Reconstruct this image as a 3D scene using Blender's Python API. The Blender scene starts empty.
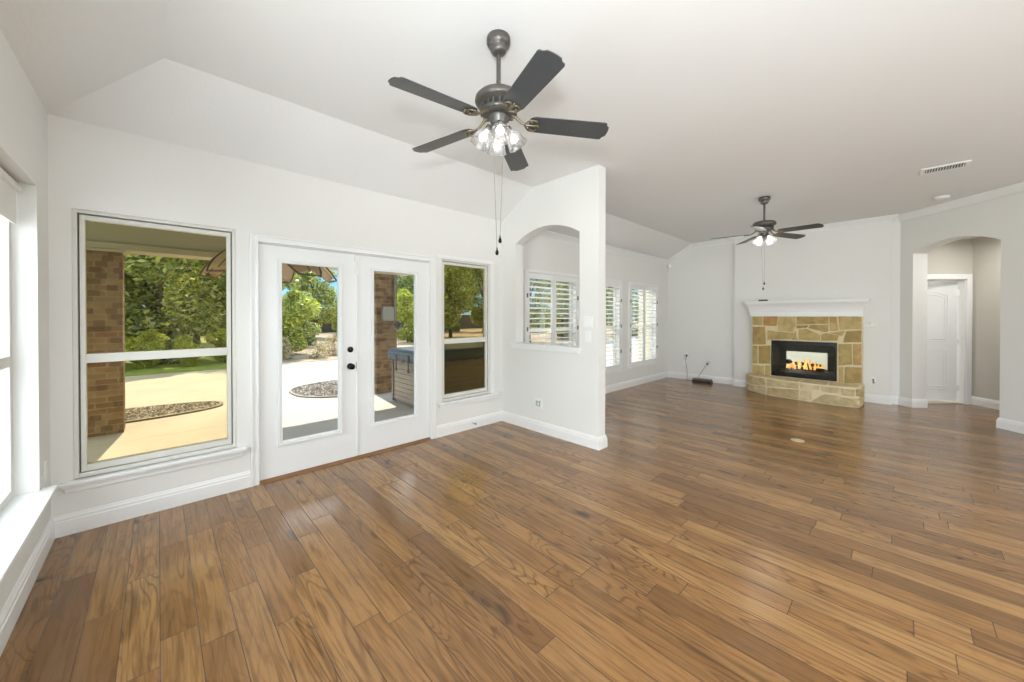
import bpy, math, random
from mathutils import Vector, Matrix
R = math.radians
PI = math.pi
SC = bpy.context.scene
COL = SC.collection
random.seed(7)

# ------------------------------------------------------------------ camera
cam = bpy.data.objects.new('camera', bpy.data.cameras.new('camera'))
COL.objects.link(cam)
cam.location = (0, 0, 1.42)
cam.rotation_euler = (R(90 - 0.41), 0, R(46.31 - 90))
cam.data.sensor_width = 36
cam.data.lens = 370.6 / 1024 * 36
cam.data.shift_y = -(341 - 318.7) / 1024
cam.data.clip_start = 0.03
cam.data.clip_end = 400
SC.camera = cam

# ------------------------------------------------------------------ world, sun, exposure
SC.view_settings.view_transform = 'Standard'
SC.view_settings.look = 'None'
SC.view_settings.gamma = 1
SC.view_settings.use_curve_mapping = False
SC.view_settings.exposure = 0.62
W = bpy.data.worlds.new('world'); SC.world = W; W.use_nodes = True
wn = W.node_tree; bg = wn.nodes['Background']
# clear blue sky: paler towards the horizon
tc = wn.nodes.new('ShaderNodeTexCoord'); sp = wn.nodes.new('ShaderNodeSeparateXYZ'); cr = wn.nodes.new('ShaderNodeValToRGB')
wn.links.new(tc.outputs['Generated'], sp.inputs[0]); wn.links.new(sp.outputs['Z'], cr.inputs[0]); wn.links.new(cr.outputs[0], bg.inputs[0])
e = cr.color_ramp.elements; e[0].position = 0; e[0].color = (.15, .28, .40, 1); e[1].position = .62; e[1].color = (.36, .50, .70, 1)
m_ = e.new(.16); m_.color = (.075, .24, .43, 1)
m_ = e.new(.34); m_.color = (1.0, 1.04, 1.08, 1)      # bright band added above the view, for reflections on the floor
bg.inputs[1].default_value = 2.3

def lamp(name, kind, loc, energy, color=(1, 1, 1), **k):
    l = bpy.data.lights.new(name, kind); l.energy = energy; l.color = color
    for a, b in k.items(): setattr(l, a, b)
    o = bpy.data.objects.new(name, l); o.location = loc; COL.objects.link(o)
    return o
sun = lamp('sun', 'SUN', (5, 20, 20), 5.4, (1, .95, .87), angle=R(0.6))
sd = Vector((0.10, 0.86, 1.30)).normalized()          # towards the sun: over the yard
sun.rotation_euler = sd.to_track_quat('Z', 'Y').to_euler()
# the photographer's flash, on top of the camera
fl_ = lamp('camera_flash', 'SPOT', (-.01, .02, 1.75), 108, (.95, .98, 1), shadow_soft_size=.07, spot_size=R(112), spot_blend=.6)
fl_.rotation_euler = Vector((-.8, -.6, -1.15)).normalized().to_track_quat('Z', 'Y').to_euler()
# area lamps added outside the left wall windows, all but the first invented
for y_, w_, e_ in ((2.92, .95, 16), (.85, 1.3, 26), (-.85, 1.3, 56), (-2.75, 1.3, 84)):
    dl = lamp('window_daylight', 'AREA', (-.78, y_, 1.4), e_, (.94, .97, 1), shape='RECTANGLE', size=1.75, size_y=w_)
    dl.rotation_euler = (0, R(-90), 0)

for x_, e_ in ((1.82, 48), (4.35, 54)):  # lamps added behind invented back windows to brighten the window wall
    dl = lamp('window_daylight', 'AREA', (x_, -4.1 - .14, 1.5), e_, (.96, .98, 1), shape='RECTANGLE', size=.8, size_y=1.9)
    dl.rotation_euler = (R(90), 0, 0)

# ------------------------------------------------------------------ node helpers
class NT:
    def __init__(s, name):
        s.m = bpy.data.materials.new(name); s.m.use_nodes = True
        s.t = s.m.node_tree; s.n = s.t.nodes
        s.p = s.n['Principled BSDF']; s.out = s.n['Material Output']
    def new(s, t, **k):
        n = s.n.new('ShaderNode' + t)
        for a, b in k.items(): setattr(n, a, b)
        return n
    def put(s, sock, v):
        if hasattr(v, 'links') or isinstance(v, bpy.types.NodeSocket): s.t.links.new(v, sock)
        else: sock.default_value = v
    def math(s, op, a, b=0.0, c=None):
        n = s.new('Math', operation=op); s.put(n.inputs[0], a); s.put(n.inputs[1], b)
        if c is not None: s.put(n.inputs[2], c)
        return n.outputs[0]
    def xyz(s, v):
        n = s.new('SeparateXYZ'); s.put(n.inputs[0], v); return n.outputs
    def vec(s, x, y, z):
        n = s.new('CombineXYZ')
        for i, q in enumerate((x, y, z)): s.put(n.inputs[i], q)
        return n.outputs[0]
    def obj(s): return s.new('TexCoord').outputs['Object']
    def noise(s, v, scale, detail=3, rough=.5, dist=0, out=0):
        n = s.new('TexNoise'); s.put(n.inputs['Vector'], v); n.inputs['Scale'].default_value = scale
        n.inputs['Detail'].default_value = detail; n.inputs['Roughness'].default_value = rough
        n.inputs['Distortion'].default_value = dist
        return n.outputs[out]
    def white(s, v, out=0):
        n = s.new('TexWhiteNoise', noise_dimensions='3D'); s.put(n.inputs['Vector'], v); return n.outputs[out]
    def ramp(s, f, stops, interp='LINEAR'):
        n = s.new('ValToRGB'); s.put(n.inputs[0], f); e = n.color_ramp.elements
        n.color_ramp.interpolation = interp
        while len(e) < len(stops): e.new(.5)
        for q, (p, c) in zip(e, stops):
            q.position = p; q.color = (*c, 1) if len(c) == 3 else c
        return n.outputs[0]
    def mix(s, f, a, b, bt='MIX'):
        n = s.new('MixRGB', blend_type=bt); s.put(n.inputs[0], f)
        for i, v in ((1, a), (2, b)):
            s.put(n.inputs[i], (*v, 1) if isinstance(v, tuple) and len(v) == 3 else v)
        return n.outputs[0]
    def bump(s, h, strength=.3, dist=.01, normal=None):
        n = s.new('Bump'); s.put(n.inputs['Height'], h); n.inputs['Strength'].default_value = strength
        n.inputs['Distance'].default_value = dist
        if normal: s.put(n.inputs['Normal'], normal)
        return n.outputs[0]
    def set(s, **k):
        names = dict(color='Base Color', rough='Roughness', metal='Metallic', normal='Normal', coat='Coat Weight',
                     coatr='Coat Roughness', spec='Specular IOR Level', emit='Emission Color', es='Emission Strength')
        for a, b in k.items():
            if isinstance(b, tuple) and len(b) == 3: b = (*b, 1)
            s.put(s.p.inputs[names[a]], b)
        return s.m

def plain(name, color, rough=.5, metal=0, spec=.5, bump=None, vary=None):
    t = NT(name)
    t.set(color=color, rough=rough, metal=metal, spec=spec)
    if vary:
        f = t.noise(t.obj(), vary[0], 3)
        t.set(color=t.mix(f, tuple(c * (1 - vary[1]) for c in color), tuple(min(1, c * (1 + vary[1])) for c in color)))
    if bump:
        t.set(normal=t.bump(t.noise(t.obj(), bump[0], 4), bump[1], bump[2]))
    return t.m

M = {}
M['wall'] = plain('wall_paint', (.80, .79, .76), .6, bump=(55, .12, .003), vary=(1.2, .012))
M['hall'] = plain('hall_paint', (.60, .575, .51), .6, bump=(55, .12, .003), vary=(1.2, .012))  # wall paint darkened: the shade of the hall is put into the colour
M['ceil'] = plain('ceiling_paint', (.83, .83, .82), .75, bump=(38, .25, .004), vary=(.8, .012))
M['trim'] = plain('trim_paint', (.86, .86, .85), .3, bump=(20, .03, .001))
M['door'] = plain('door_paint', (.84, .845, .84), .35, bump=(20, .03, .001))
M['alu'] = plain('window_frame_paint', (.70, .685, .63), .45, vary=(6, .04))
M['alug'] = plain('window_frame_groove', (.25, .24, .22), .5, vary=(6, .04))
M['plate'] = plain('switch_plate', (.86, .86, .83), .3, vary=(9, .01))
M['bronze'] = plain('fan_bronze', (.115, .108, .098), .38, .55, vary=(14, .12))
M['blade'] = plain('fan_blade', (.052, .055, .058), .33, 0, vary=(8, .1))
M['bladeg'] = plain('fan_blade_grey', (.052, .055, .058), .33, 0, vary=(8, .1))
M['iron'] = plain('blade_bracket', (.20, .165, .11), .35, .7, vary=(30, .2))
M['black'] = plain('black_metal', (.008, .008, .009), .25, .2, vary=(30, .2))
M['knob'] = plain('dark_knob', (.016, .014, .013), .25, .8, vary=(30, .2))
M['dark'] = plain('dark_plastic', (.03, .027, .024), .4, vary=(20, .3))
M['cord'] = plain('grey_cord', (.16, .16, .16), .5, vary=(20, .2))
M['thresh'] = plain('threshold_wood', (.24, .115, .045), .35, vary=(12, .25))
M['concrete'] = None
M['log'] = plain('charred_log', (.02, .016, .014), .9, bump=(30, .6, .01), vary=(20, .3))
M['fireclay'] = plain('firebox_lining', (.085, .09, .08), .8, bump=(20, .3, .01), vary=(6, .3))
M['carpet'] = plain('carpet', (.62, .58, .50), .95, bump=(160, .5, .004), vary=(3, .05))
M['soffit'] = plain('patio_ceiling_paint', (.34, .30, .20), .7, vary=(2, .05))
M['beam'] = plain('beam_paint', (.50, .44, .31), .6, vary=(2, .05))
M['bark'] = plain('bark', (.11, .085, .06), .9, bump=(15, .6, .02), vary=(8, .3))
M['pipe'] = plain('grey_conduit', (.17, .165, .15), .5, vary=(6, .15))
M['box'] = plain('grey_box', (.30, .28, .23), .5, vary=(5, .05))
M['cover'] = plain('tub_cover_vinyl', (.085, .10, .12), .45, bump=(14, .25, .01), vary=(5, .12))
M['chrome'] = plain('steel', (.5, .5, .5), .25, 1, vary=(9, .05))
M['brass'] = plain('brass_cover', (.80, .68, .45), .3, .5, vary=(9, .1))
M['white_cloth'] = plain('roller_shade', (.80, .79, .75), .8, vary=(20, .02))

def glass_mat(name, tint=(.97, .98, .97), refl=.3):
    t = NT(name); t.n.remove(t.p)
    tr = t.new('BsdfTransparent'); tr.inputs[0].default_value = (*tint, 1)
    gl = t.new('BsdfGlossy'); gl.inputs['Roughness'].default_value = .02
    fr = t.new('Fresnel'); fr.inputs[0].default_value = 1.45
    f = t.math('MULTIPLY', fr.outputs[0], refl)
    mx = t.new('MixShader'); t.put(mx.inputs[0], f)
    t.put(mx.inputs[1], tr.outputs[0]); t.put(mx.inputs[2], gl.outputs[0])
    t.put(t.out.inputs[0], mx.outputs[0]); return t.m
M['glass'] = glass_mat('clear_glass')
M['screen'] = glass_mat('tinted_window_glass', (.86, .81, .66))
M['screen3'] = glass_mat('tinted_screened_glass', (.76, .71, .56))
M['fireglass'] = glass_mat('firebox_glass', (.75, .78, .75), 1.2)
def shade_glass():
    t = NT('ribbed_lamp_glass'); t.n.remove(t.p)
    tr = t.new('BsdfTransparent'); tr.inputs[0].default_value = (.93, .93, .93, 1)
    gl = t.new('BsdfGlossy'); gl.inputs['Roughness'].default_value = .12
    tl = t.new('BsdfTranslucent'); tl.inputs[0].default_value = (.95, .95, .95, 1)
    lw = t.new('LayerWeight'); lw.inputs[0].default_value = .35
    m1 = t.new('MixShader'); t.put(m1.inputs[0], .3); t.put(m1.inputs[1], tr.outputs[0]); t.put(m1.inputs[2], tl.outputs[0])
    m2 = t.new('MixShader'); t.put(m2.inputs[0], t.math('ADD', t.math('MULTIPLY', lw.outputs['Facing'], .55), .08))
    t.put(m2.inputs[1], m1.outputs[0]); t.put(m2.inputs[2], gl.outputs[0])
    t.put(t.out.inputs[0], m2.outputs[0]); return t.m
M['shade'] = shade_glass()
def emis(name, c, s):
    t = NT(name); t.set(color=c, emit=c, es=s); return t.m
M['bulb'] = emis('lit_bulb', (1, .98, .95), 1.6)
M['bulb2'] = emis('lit_bulb_bright', (1, .98, .95), 4)
M['diffuser'] = emis('lamp_diffuser', (1, .97, .93), 4)
def flame_mat():
    t = NT('flame'); z = t.xyz(t.obj())[2]
    c = t.ramp(t.noise(t.obj(), 14, 3), [(.35, (1, .28, .03)), (.55, (1, .55, .14)), (.7, (1, .85, .5))])
    t.set(color=(0, 0, 0), emit=c, es=1.5); return t.m
M['flame'] = flame_mat()

def floor_mat():
    t = NT('hand_scraped_plank_floor')
    o = t.xyz(t.obj()); x, y = o[0], o[1]
    w = .127
    row = t.math('FLOOR', t.math('DIVIDE', x, w))
    r1 = t.white(t.vec(row, 3.3, 1.7)); r2 = t.white(t.vec(row, 8.1, 5.2))
    L = t.math('ADD', .75, t.math('MULTIPLY', r2, .65))
    yy = t.math('DIVIDE', t.math('ADD', y, t.math('MULTIPLY', r1, 3.0)), L)
    colm = t.math('FLOOR', yy)
    idv = t.vec(row, colm, 0.5)
    ra, rb, rc = t.white(idv), t.white(t.vec(row, colm, 4.5)), t.white(t.vec(row, colm, 9.5))
    fx = t.math('FRACT', t.math('DIVIDE', x, w)); fy = t.math('FRACT', yy)
    dx = t.math('MULTIPLY', t.math('MINIMUM', fx, t.math('SUBTRACT', 1, fx)), w)
    dy = t.math('MULTIPLY', t.math('MINIMUM', fy, t.math('SUBTRACT', 1, fy)), L)
    gap = t.math('MINIMUM', dx, dy)
    line = t.new('MapRange'); t.put(line.inputs[0], gap); line.inputs[1].default_value = .0004; line.inputs[2].default_value = .0026
    line = line.outputs[0]
    # grain coordinates: shifted for every board
    gx = t.math('ADD', x, t.math('MULTIPLY', ra, 37)); gy = t.math('ADD', y, t.math('MULTIPLY', rb, 51))
    g1 = t.noise(t.vec(t.math('MULTIPLY', gx, 50), t.math('MULTIPLY', gy, 2.6), rc), 1, 5, .62, .5)   # fine fibre
    low = t.noise(t.vec(t.math('MULTIPLY', gx, 8.0), t.math('MULTIPLY', gy, 1.15), rc), 1, 1.5, .4, .4)
    rings = t.math('FRACT', t.math('MULTIPLY', low, t.math('ADD', 13, t.math('MULTIPLY', rb, 8))))
    ringl = t.ramp(rings, [(0, (1, 1, 1)), (.09, (.85, .85, .85)), (.22, (.12, .12, .12)), (.78, (0, 0, 0)), (.93, (.35, .35, .35)), (1, (1, 1, 1))])
    tone = t.ramp(ra, [(0, (.21, .100, .034)), (.2, (.275, .136, .047)), (.5, (.335, .169, .059)), (.85, (.385, .202, .073)), (1, (.44, .242, .094))])
    patch = t.noise(t.vec(t.math('MULTIPLY', gx, 5), t.math('MULTIPLY', gy, 1.4), rb), 1.6, 3)
    c = t.mix(t.ramp(patch, [(.45, (0, 0, 0)), (.75, (.55, .55, .55))]), tone, t.mix(.75, tone, (.15, .085, .035)))
    c = t.mix(t.ramp(g1, [(.36, (.62, .62, .62)), (.54, (0, 0, 0))]), c, (.13, .060, .020))
    ringa = t.math('ADD', .22, t.math('MULTIPLY', t.math('GREATER_THAN', rc, .42), .50))
    vary = t.ramp(t.noise(t.vec(t.math('MULTIPLY', gx, 4), gy, rc), 1.3, 2), [(.35, (.25, .25, .25)), (.6, (1, 1, 1))])
    c = t.mix(t.math('MULTIPLY', t.math('MULTIPLY', ringl, ringa), vary), c, (.075, .032, .010))
    knot = t.noise(t.vec(t.math('MULTIPLY', gx, 7), t.math('MULTIPLY', gy, 2.5), rb), 1, 2)
    c = t.mix(t.ramp(knot, [(.67, (0, 0, 0)), (.77, (.85, .85, .85))]), c, (.05, .028, .014))
    c = t.mix(line, (.055, .028, .012), c)
    # relief: scraped ridges along every board, bevelled edges
    rid = t.noise(t.vec(t.math('MULTIPLY', gx, 48), t.math('MULTIPLY', gy, 2.2), 0.0), 1, 2, .5, .6)
    und = t.noise(t.vec(t.math('MULTIPLY', gx, 10), t.math('MULTIPLY', gy, 3.0), 2.0), 1, 2)
    h = t.math('ADD', t.math('MULTIPLY', rid, 1.3), t.math('MULTIPLY', und, 1.5))
    h = t.math('ADD', h, t.math('MULTIPLY', line, .7))
    h = t.math('ADD', h, t.math('MULTIPLY', ra, .6))
    n = t.bump(h, .55, .0023)
    rr = t.math('ADD', .17, t.math('MULTIPLY', g1, .14))
    t.set(color=c, rough=rr, normal=n, spec=.42, coat=.28, coatr=.14)
    t.p.inputs['Coat IOR'].default_value = 1.5
    t.put(t.p.inputs['Coat Normal'], n)
    return t.m
M['floor'] = floor_mat()

def concrete_mat():
    t = NT('patio_concrete'); ob = t.obj(); o = t.xyz(ob)
    c = t.ramp(t.noise(ob, 1.1, 6, .6), [(.3, (.37, .325, .265)), (.7, (.46, .41, .34))])
    jx = t.math('ABSOLUTE', t.math('SUBTRACT', t.math('FRACT', t.math('DIVIDE', t.math('ADD', o[0], .9), 3.1)), .5))
    jy = t.math('ABSOLUTE', t.math('SUBTRACT', t.math('FRACT', t.math('DIVIDE', t.math('ADD', o[1], .62), 2.4)), .5))
    j = t.math('MAXIMUM', t.math('GREATER_THAN', jx, .4975), t.math('GREATER_THAN', jy, .496))
    c = t.mix(t.math('MULTIPLY', j, .45), c, (.2, .18, .15))
    t.set(color=c, rough=.85, normal=t.bump(t.noise(ob, 60, 4), .25, .004)); return t.m
M['concrete'] = concrete_mat()
def lawn_mat():
    t = NT('dry_lawn'); ob = t.obj()
    dry = t.ramp(t.noise(ob, 1.3, 8, .75), [(.32, (.17, .12, .065)), (.5, (.33, .24, .145)), (.7, (.48, .37, .24))])
    grn = t.ramp(t.noise(ob, 5, 6, .7), [(.3, (.10, .15, .02)), (.7, (.30, .35, .06))])
    x = t.xyz(ob)[0]
    f = t.new('MapRange'); t.put(f.inputs[0], t.math('ADD', x, t.math('MULTIPLY', t.noise(ob, .8, 3), 1.5)))
    f.inputs[1].default_value = 2.2; f.inputs[2].default_value = 3.6
    t.set(color=t.mix(f.outputs[0], grn, dry), rough=.95, normal=t.bump(t.noise(ob, 18, 5), .8, .05)); return t.m
M['lawn'] = lawn_mat()
def brick_mat():
    t = NT('tan_brick'); ob = t.obj(); o = t.xyz(ob)
    v = t.vec(t.math('ADD', o[0], o[1]), o[2], 0.0)
    b = t.new('TexBrick'); t.put(b.inputs['Vector'], v)
    b.inputs['Scale'].default_value = 1; b.inputs['Brick Width'].default_value = .21; b.inputs['Row Height'].default_value = .076
    b.inputs['Mortar Size'].default_value = .008; b.inputs['Bias'].default_value = 0
    b.inputs['Color1'].default_value = (.20, .095, .035, 1); b.inputs['Color2'].default_value = (.30, .19, .085, 1)
    b.inputs['Mortar'].default_value = (.27, .21, .13, 1)
    rw = t.math('FLOOR', t.math('DIVIDE', o[2], .076))
    cl = t.math('FLOOR', t.math('DIVIDE', t.math('ADD', t.math('ADD', o[0], o[1]), t.math('MULTIPLY', rw, .05)), .105))
    c = t.mix(t.math('MULTIPLY', t.math('GREATER_THAN', t.white(t.vec(rw, cl, 1.0)), .70), .55), b.outputs[0], (.085, .042, .02))
    c = t.mix(.5, c, t.ramp(t.noise(ob, 9, 3), [(.3, (.6, .6, .6)), (.7, (1.2, 1.2, 1.2))]), 'MULTIPLY')
    t.set(color=c, rough=.85, normal=t.bump(b.outputs[1], -.5, .008)); return t.m
M['brick'] = brick_mat()
M['cream'] = plain('cream_siding', (.86, .78, .58), .7, vary=(3, .05))
def stone_mat():
    t = NT('tan_flagstone'); ob = t.obj()
    g = t.new('NewGeometry').outputs['Random Per Island']
    c = t.ramp(g, [(0, (.40, .275, .095)), (.3, (.52, .385, .155)), (.55, (.46, .345, .125)), (.8, (.60, .46, .21)), (1, (.50, .27, .085))])
    n = t.noise(ob, 7, 5, .65, .6)
    c = t.mix(.85, c, t.ramp(n, [(.3, (.62, .60, .5)), (.55, (1, 1, 1)), (.75, (1.25, 1.2, 1.1))]), 'MULTIPLY')
    t.set(color=c, rough=.75, normal=t.bump(t.noise(ob, 22, 5, .6), .55, .012)); return t.m
M['stone'] = stone_mat()
M['mortar'] = plain('stone_mortar', (.74, .63, .40), .9, bump=(60, .4, .006), vary=(12, .1))
def hearth_mat():
    t = NT('pale_flagstone'); ob = t.obj()
    g = t.new('NewGeometry').outputs['Random Per Island']
    c = t.ramp(g, [(0, (.52, .41, .22)), (.5, (.62, .51, .30)), (1, (.72, .61, .40))])
    c = t.mix(.85, c, t.ramp(t.noise(ob, 7, 5, .65, .6), [(.3, (.65, .62, .5)), (.6, (1.05, 1.02, 1)), (.8, (1.2, 1.15, 1.1))]), 'MULTIPLY')
    t.set(color=c, rough=.75, normal=t.bump(t.noise(ob, 22, 5, .6), .55, .012)); return t.m
M['hstone'] = hearth_mat()
M['hmortar'] = plain('hearth_mortar', (.80, .68, .45), .9, bump=(60, .4, .006), vary=(12, .1))
def leaf_mat(name, a, b, c):
    t = NT(name); t.n.remove(t.p)
    g = t.new('NewGeometry').outputs['Random Per Island']
    col = t.ramp(g, [(0, a), (.55, b), (1, c)])
    d = t.new('BsdfDiffuse'); t.put(d.inputs[0], col)
    tl = t.new('BsdfTranslucent'); t.put(tl.inputs[0], t.mix(1, col, (1.25, 1.3, .6), 'MULTIPLY'))
    gs = t.new('BsdfGlossy'); gs.inputs['Roughness'].default_value = .45; gs.inputs[0].default_value = (.9, .95, .9, 1)
    m1 = t.new('MixShader'); t.put(m1.inputs[0], .42); t.put(m1.inputs[1], d.outputs[0]); t.put(m1.inputs[2], tl.outputs[0])
    m2 = t.new('MixShader'); t.put(m2.inputs[0], .07); t.put(m2.inputs[1], m1.outputs[0]); t.put(m2.inputs[2], gs.outputs[0])
    t.put(t.out.inputs[0], m2.outputs[0]); return t.m
M['leafA'] = leaf_mat('oak_leaves', (.09, .115, .03), (.30, .33, .07), (.66, .64, .18))
M['leafB'] = leaf_mat('juniper_leaves', (.07, .095, .035), (.26, .30, .09), (.60, .60, .20))
M['leafC'] = leaf_mat('bush_leaves', (.16, .19, .02), (.38, .41, .05), (.62, .60, .12))
M['twig'] = leaf_mat('dry_twigs', (.22, .16, .09), (.38, .29, .18), (.55, .45, .32))
M['fence'] = plain('weathered_fence', (.085, .075, .06), .85, vary=(3, .3), bump=(20, .3, .01))
M['gravel'] = plain('gravel_stone', (.33, .31, .28), .85, vary=(9, .45))
M['soil'] = plain('gravel_bed_soil', (.16, .14, .12), .95, bump=(30, .6, .02), vary=(14, .35))
M['cedar'] = plain('tub_cladding', (.33, .26, .185), .6, vary=(4, .12))
M['cedar_dark'] = plain('tub_cladding_corner', (.20, .165, .13), .6, vary=(4, .12))
M['leafblade'] = plain('leaf_fan_blade', (.55, .38, .22), .6, vary=(10, .15))
M['leafrib'] = plain('leaf_fan_rim', (.12, .075, .04), .5, vary=(10, .15))

# ------------------------------------------------------------------ mesh helpers
def frame4(m, x0, x1, ya, yb, z0, z1, wl_, wr=None, wt=None, wb=None):
    """picture frame of four butted boxes, none overlapping"""
    wr = wl_ if wr is None else wr; wt = wl_ if wt is None else wt; wb = wl_ if wb is None else wb
    m.box(x0, x0 + wl_, ya, yb, z0, z1); m.box(x1 - wr, x1, ya, yb, z0, z1)
    m.box(x0 + wl_, x1 - wr, ya, yb, z1 - wt, z1)
    if wb: m.box(x0 + wl_, x1 - wr, ya, yb, z0, z0 + wb)
class MB:
    def __init__(s): s.v = []; s.f = []; s.sm = []
    def add(s, v, f, smooth=False):
        o = len(s.v); s.v += [tuple(p) for p in v]; s.f += [tuple(i + o for i in q) for q in f]; s.sm += [smooth] * len(f); return s
    def box(s, x0, x1, y0, y1, z0, z1, mt=None):
        v = [Vector((x, y, z)) for z in (z0, z1) for x, y in ((x0, y0), (x1, y0), (x1, y1), (x0, y1))]
        if mt: v = [mt @ p for p in v]
        return s.add(v, [(0, 3, 2, 1), (4, 5, 6, 7), (0, 1, 5, 4), (1, 2, 6, 5), (2, 3, 7, 6), (3, 0, 4, 7)])
    def hexa(s, b, t):       # bottom quad, top quad (any 4 points each)
        return s.add(list(b) + list(t), [(0, 3, 2, 1), (4, 5, 6, 7), (0, 1, 5, 4), (1, 2, 6, 5), (2, 3, 7, 6), (3, 0, 4, 7)])
    def prism(s, a, b):      # polygon a -> polygon b
        n = len(a)
        return s.add(list(a) + list(b), [tuple(range(n))[::-1], tuple(range(n, 2 * n))] + [(i, (i + 1) % n, n + (i + 1) % n, n + i) for i in range(n)])
    def lathe(s, prof, mt=None, n=24, caps=True, a0=0, wob=None):
        mt = mt or Matrix(); v = []
        for r, z in prof:
            for i in range(n):
                a = 2 * PI * i / n
                k = 1 + (wob[1] * math.cos(a * wob[0]) if wob else 0)
                v.append(mt @ Vector((r * k * math.cos(a), r * k * math.sin(a), z)))
        f = []
        for j in range(len(prof) - 1):
            for i in range(n):
                k = (i + 1) % n; f.append((j * n + i, j * n + k, (j + 1) * n + k, (j + 1) * n + i))
        s.add(v, f, True)
        if caps:
            s.add(v[:n], [tuple(range(n))[::-1]]); s.add(v[-n:], [tuple(range(n))])
        return s
    def tube(s, pts, r, n=8):
        pts = [Vector(p) for p in pts]; v = []
        for i, p in enumerate(pts):
            d = (pts[min(i + 1, len(pts) - 1)] - pts[max(i - 1, 0)]).normalized()
            a = d.orthogonal().normalized() if i == 0 else (a - d * a.dot(d)).normalized()
            b = d.cross(a); rr = r[i] if isinstance(r, (list, tuple)) else r
            for k in range(n):
                t = 2 * PI * k / n; v.append(p + a * rr * math.cos(t) + b * rr * math.sin(t))
        f = [(j * n + i, j * n + (i + 1) % n, (j + 1) * n + (i + 1) % n, (j + 1) * n + i) for j in range(len(pts) - 1) for i in range(n)]
        s.add(v, f, True); s.add(v[:n], [tuple(range(n))[::-1]]); s.add(v[-n:], [tuple(range(n))]); return s
    def build(s, name, mat, parent=None, bevel=0):
        me = bpy.data.meshes.new(name); me.from_pydata(s.v, [], s.f); me.update()
        for p, q in zip(me.polygons, s.sm): p.use_smooth = q
        me.materials.append(mat)
        o = bpy.data.objects.new(name, me); COL.objects.link(o)
        if parent is not None:
            o.parent = parent
            if parent.get('_w'): o.location = -parent.location
        if bevel:
            b = o.modifiers.new('bevel', 'BEVEL'); b.width = bevel; b.segments = 2; b.limit_method = 'ANGLE'; b.angle_limit = R(40)
        return o

def tag(o, label, cat, group=None, kind=None):
    if label: o['label'] = label
    if cat: o['category'] = cat
    if group: o['group'] = group
    if kind: o['kind'] = kind
    return o
def thing(name, label, cat, loc, group=None, world=True, rz=0, kind=None):
    o = bpy.data.objects.new(name, None); COL.objects.link(o); o.location = loc; o.rotation_euler = (0, 0, rz)
    o.empty_display_size = .1
    if world: o['_w'] = 1
    return tag(o, label, cat, group, kind)
def struct(o, label=None):
    o['kind'] = 'structure'
    if label: o['label'] = label
    return o
def copy_tree(o, parent=None, kids=None):
    if kids is None:
        kids = {}
        for q in COL.objects:
            if q.parent: kids.setdefault(q.parent.name, []).append(q)
    c = o.copy(); COL.objects.link(c)
    if parent: c.parent = parent
    for ch in kids.get(o.name, []): copy_tree(ch, c, kids)
    return c
def Z3(x, y, z): return Vector((x, y, z))

# ------------------------------------------------------------------ room dimensions
YA, XC, XP, XF, XB = 3.735, -.500, 3.375, 8.59, 8.48
ZC, ZW = 3.02, 2.70
YR, XR = 3.16, .037            # where the sloping ceiling bands meet the flat ceiling
YBACK = -4.1
def ztop(y): return min(ZC, ZW + (YA - y) * (ZC - ZW) / (YA - YR))

def wall(name, p0, p1, n, th, z0, top, openings, extra=(), mat='wall', label=None):
    """wall from p0 to p1 (2D), thickness th along n; top(s); openings: (s0, s1, zbot, ztopfunc)"""
    p0, p1 = Vector(p0), Vector(p1); d = (p1 - p0); L = d.length; d /= L; n = Vector(n).normalized()
    cuts = {0.0, L} | set(extra)
    for s0, s1, zb, zt in openings:
        cuts |= {s0, s1}
        if callable(zt):
            for k in range(1, 24): cuts.add(s0 + (s1 - s0) * k / 24)
    cuts = sorted(c for c in cuts if -1e-6 <= c <= L + 1e-6)
    mb = MB()
    def P(s, z, k): q = p0 + d * s + n * (th * k); return Z3(q.x, q.y, z)
    def cell(a, b, za0, za1, zb0, zb1):
        mb.hexa([P(a, za0, 0), P(b, zb0, 0), P(b, zb0, 1), P(a, za0, 1)], [P(a, za1, 0), P(b, zb1, 0), P(b, zb1, 1), P(a, za1, 1)])
    T = top if callable(top) else (lambda s: top)
    for a, b in zip(cuts, cuts[1:]):
        if b - a < 1e-5: continue
        m = (a + b) / 2; op = [o for o in openings if o[0] - 1e-6 < m < o[1] + 1e-6]
        if not op: cell(a, b, z0, T(a), z0, T(b)); continue
        _, _, zb, zt = op[0]
        if zb > z0: cell(a, b, z0, zb, z0, zb)
        f = zt if callable(zt) else (lambda s: zt)
        cell(a, b, f(a), T(a), f(b), T(b))
    return struct(mb.build(name, M[mat]), label)
def arch(s0, s1, spring, rise, side_drop=0):
    c = (s0 + s1) / 2; hw = (s1 - s0) / 2
    rad = (hw * hw + rise * rise) / (2 * rise)
    return lambda s: spring + math.sqrt(max(0, rad * rad - (s - c) ** 2)) - (rad - rise)

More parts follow.
